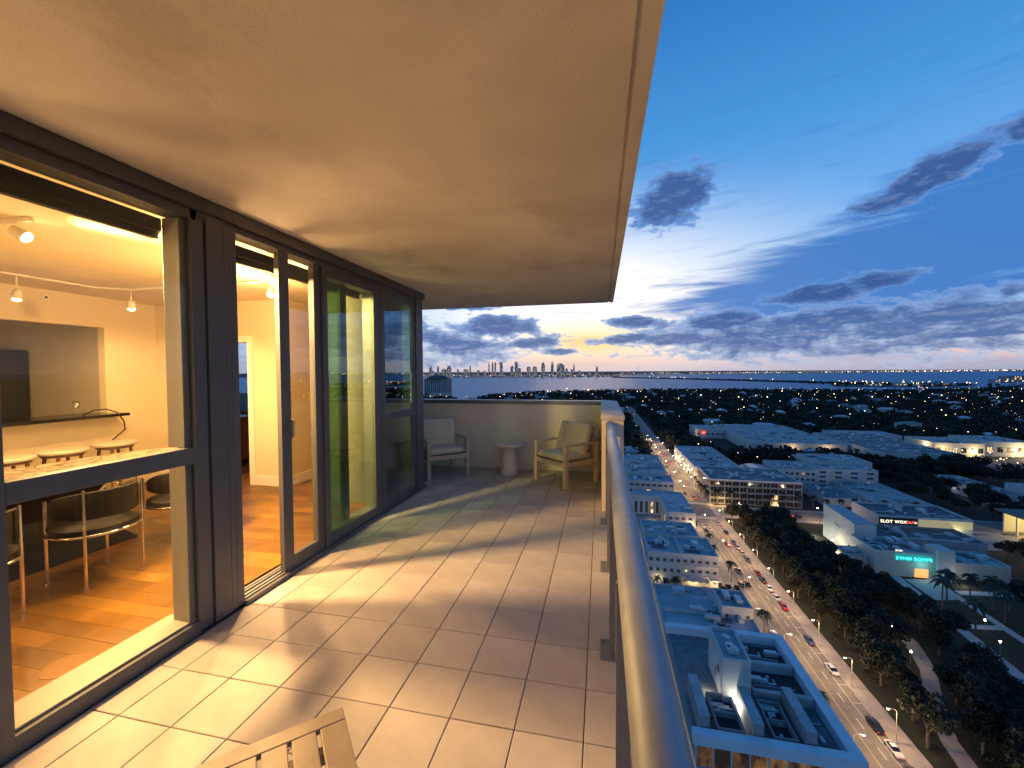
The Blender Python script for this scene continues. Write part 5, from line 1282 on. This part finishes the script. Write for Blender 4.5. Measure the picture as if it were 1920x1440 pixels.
# ------------------------------------------------------------------ cars
def loft(st):
    """st: list of (y, half width at base, half width at top, z0, z1, shoulder z)"""
    vs, fs = [], []
    for (y, wb, wt, z0, z1, zs) in st:
        vs += [(-wb * .92, y, z0), (-wb, y, (z0 + zs) / 2), (-wb * .98, y, zs), (-wt, y, z1), (wt, y, z1), (wb * .98, y, zs), (wb, y, (z0 + zs) / 2), (wb * .92, y, z0)]
    n = 8
    for i in range(len(st) - 1):
        for k in range(n): j = (k + 1) % n; fs.append((i * n + k, i * n + j, (i + 1) * n + j, (i + 1) * n + k))
    fs.append(tuple(range(n))); fs.append(tuple((len(st) - 1) * n + n - 1 - k for k in range(n)))
    return MB().add(vs, fs)
CARP = [material('car_paint_' + n_, c_, .28, coat=.6, metal=.2) for n_, c_ in (('black', (.012, .012, .014)), ('white', (.62, .62, .62)), ('silver', (.34, .35, .36)), ('grey', (.10, .105, .11)), ('red', (.28, .02, .02)), ('blue', (.03, .06, .14)))]
CNAME = ['black', 'white', 'silver', 'dark grey', 'red', 'dark blue']
M_cglass = material('car_glass', (.01, .012, .015), .05, spec=.9); M_tyre = material('tyre', (.02, .02, .02), .85); M_rim = material('wheel_rim', (.4, .4, .4), .35, metal=.8)
M_tail = material('tail_lamp', (.3, .01, .01), .3, emit=(1, .04, .02), estr=1.0); M_tail_on = material('tail_lamp_on', (.5, .01, .01), .3, emit=(1, .05, .03), estr=16); M_hl = material('head_lamp', (.7, .7, .7), .2); M_hl_on = material('head_lamp_on', (1, 1, .9), .2, emit=(1, .93, .8), estr=40)
body_m = loft([(-2.25, .70, .62, .38, .62, .55), (-2.1, .82, .76, .26, .78, .62), (-1.5, .89, .82, .2, .88, .66), (-.9, .90, .80, .2, .93, .68), (1.35, .90, .80, .2, .95, .70), (1.9, .87, .78, .22, .93, .68), (2.2, .78, .70, .34, .84, .62)])
cab_m = loft([(-1.05, .74, .70, .90, .95, .93), (-.35, .76, .60, .90, 1.36, 1.0), (.75, .76, .60, .90, 1.38, 1.0), (1.62, .72, .66, .90, .99, .95)])
roof_m = MB().cbox(-.57, .57, -.30, .78, 1.34, 1.405, .03)
whl = MB().lathe([(.20, -.1), (.31, -.1), (.33, -.06), (.33, .06), (.31, .1), (.20, .1)], (0, 0, 0), 16).mesh('wheel', M_tyre); rim = MB().lathe([(.2, -.09), (.06, .06), (.05, .1)], (0, 0, 0), 10).mesh('rim', M_rim)
BODY = [body_m.mesh('body', m_) for m_ in CARP]; ROOF = [roof_m.mesh('roof', m_) for m_ in CARP]; CAB = cab_m.mesh('cabin_glass', M_cglass)
lampbox = lambda m_: MB().cbox(-.17, .17, -.06, .06, -.07, .07, .03).mesh('lamp', m_)
TL, TLO, HL, HLO = lampbox(M_tail), lampbox(M_tail_on), lampbox(M_hl), lampbox(M_hl_on)
def car(x, y, c, label, group, rot=0, on=False, s=1.0, name='parked_car'):
    t = thing(name, label, 'car', (x, y, G + .036), R(rot), group); t.scale = (s, s, s)
    obj_of(BODY[c], 'body', t); obj_of(CAB, 'cabin_glass', t); obj_of(ROOF[c], 'roof', t)
    for sx in (-1, 1):
        for yy in (-1.4, 1.4):
            w_ = obj_of(whl, 'wheel', t, (sx * .82, yy, .33)); w_.rotation_euler = (0, R(90 * sx), 0); obj_of(rim, 'rim', w_)
        obj_of(TLO if on else TL, 'taillight', t, (sx * .58, -2.2, .66)); obj_of(HLO if on else HL, 'headlight', t, (sx * .58, 2.12, .62))
    return t
gc = random.Random(4); y = 92
while y < 246:
    if gc.random() < .80 and not 148 < y < 156:
        c = gc.choice((0, 0, 0, 1, 1, 2, 3, 3, 4, 5)); car(63.45 + gc.uniform(-.08, .08), y, c, f'{CNAME[c]} car parked along the park side kerb', f'{CNAME[c]} cars along the park kerb', gc.choice((0, 0, 180)), False, gc.uniform(.96, 1.06))
    y += 6.3
y = 118
while y < 246:
    if gc.random() < .35: c = gc.choice((0, 1, 2, 3)); car(54.0, y, c, f'{CNAME[c]} car parked along the west kerb', f'{CNAME[c]} cars along the west kerb', 180, False)
    y += 6.3
MV = [(56.3, 176, 0, 180), (56.4, 187, 3, 180), (56.2, 234, 1, 180), (60.2, 215, 4, 0), (56.3, 330, 1, 180), (60.0, 318, 2, 0), (56.2, 352, 1, 180), (56.2, 380, 2, 180), (60.1, 360, 3, 0), (60.3, 395, 4, 0), (56.3, 408, 1, 180), (56.2, 300, 3, 180), (60.2, 290, 0, 0), (56.3, 430, 1, 180), (56.2, 455, 1, 180), (60.2, 430, 0, 0), (60.3, 450, 0, 0)]
for (x, y, c, rt_) in MV: car(x, y, c, f'{CNAME[c]} car driving with its lights on ' + ('towards the hotel end' if rt_ else 'up the avenue'), f'{CNAME[c]} moving cars {rt_}', rt_, True, name='moving_car')
for (x, y, c) in ((88, 263, 4), (98, 270, 1), (110, 263.5, 0), (128, 270, 3), (150, 263, 2), (74, 269, 1)): car(x, y, c, f'{CNAME[c]} car on the cross street', f'{CNAME[c]} cars on the cross street', 90 if y > 266 else -90, True, name='moving_car')
for k in range(40):
    c = gc.randrange(6); row = k // 10; car(312 + (k % 10) * 9.5 + gc.uniform(-1, 1), 418 + row * 11, c, f'{CNAME[c]} car standing in the lot before the lit shopping hall', f'{CNAME[c]} cars in the shopping lot', gc.choice((0, 180)))
# ------------------------------------------------------------------ people on the park path
def figure(pose):
    me = bpy.data.meshes.new('person'); s = pose
    P = [(0, 0, .95), (0, 0, 1.15), (0, 0, 1.38), (0, .01, 1.50), (0, .03, 1.60), (0, .03, 1.72),
         (.10, 0, .90), (.11, .18 * s, .50), (.11, .20 * s - .06, .09), (.11, .20 * s + .10, .05),
         (-.10, 0, .90), (-.11, -.10 * s, .50), (-.11, -.30 * s, .12), (-.11, -.30 * s + .15, .06),
         (.19, 0, 1.40), (.24, -.06 * s, 1.14), (.23, .08 * s, .90), (.22, .11 * s, .80), (-.19, 0, 1.40), (-.24, .08 * s, 1.14), (-.23, .20 * s, .92), (-.22, .24 * s, .83)]
    Eg = [(0, 1), (1, 2), (2, 3), (3, 4), (4, 5), (0, 6), (6, 7), (7, 8), (8, 9), (0, 10), (10, 11), (11, 12), (12, 13), (2, 14), (14, 15), (15, 16), (16, 17), (2, 18), (18, 19), (19, 20), (20, 21)]
    rad = [.13, .12, .13, .055, .085, .08, .085, .06, .042, .04, .085, .06, .042, .04, .06, .042, .034, .035, .06, .042, .034, .035]
    me.from_pydata(P, Eg, []); o = bpy.data.objects.new('tmp_person', me); COL.objects.link(o)
    o.modifiers.new('skin', 'SKIN')
    for v_, r0 in zip(me.skin_vertices[0].data, rad): v_.radius = (r0, r0 * .85)
    me.skin_vertices[0].data[0].use_root = True
    o.modifiers.new('sub', 'SUBSURF').levels = 1
    bpy.context.view_layer.update(); dg = bpy.context.evaluated_depsgraph_get()
    r_ = bpy.data.meshes.new_from_object(o.evaluated_get(dg)); bpy.data.objects.remove(o); return r_
M_skin = material('skin', (.34, .20, .14), .6); M_hair = material('dark_hair', (.02, .015, .012), .6)
def person(x, y, rot, pose, shirt, trousers, label):
    me = figure(pose); me.name = 'person'
    for m_ in (shirt, trousers, M_skin, M_hair): me.materials.append(m_)
    for p in me.polygons:
        z = p.center.z; p.material_index = 3 if z > 1.70 or (z > 1.56 and p.center.y < .0) else 2 if z > 1.44 else 1 if z < .93 and abs(p.center.x) < .19 else 2 if z < .95 else 0
    me.shade_smooth(); o = obj_of(me, 'person', None, (x, y, G + .045), R(rot)); return tag(o, label, 'person')
cl_ = {k: material('cloth_' + k, c_, .85) for k, c_ in (('black', (.015, .015, .018)), ('white', (.5, .5, .5)), ('blue', (.03, .05, .12)), ('grey', (.12, .12, .12)), ('red', (.2, .03, .03)), ('tan', (.25, .18, .11)))}
person(83.9, 123.6, 150, 1.0, cl_['black'], cl_['grey'], 'person in black walking on the park path, first of three abreast')
person(84.7, 124.4, 150, -1.0, cl_['blue'], cl_['black'], 'person in a blue top walking between two others on the path')
person(83.0, 122.8, 150, .8, cl_['red'], cl_['black'], 'person in a red top walking beside two others on the path')
person(91.2, 140.2, 330, 1.0, cl_['grey'], cl_['black'], 'person in grey walking alone under the path lantern')
person(94.0, 149.5, 340, 1.0, cl_['white'], cl_['blue'], 'person in a white top where the path enters the trees')
person(93.2, 150.6, 340, -1.0, cl_['tan'], cl_['black'], 'person in a tan top where the path enters the trees')
person(67.4, 128, 0, 1.0, cl_['white'], cl_['black'], 'person in a white top on the avenue pavement')
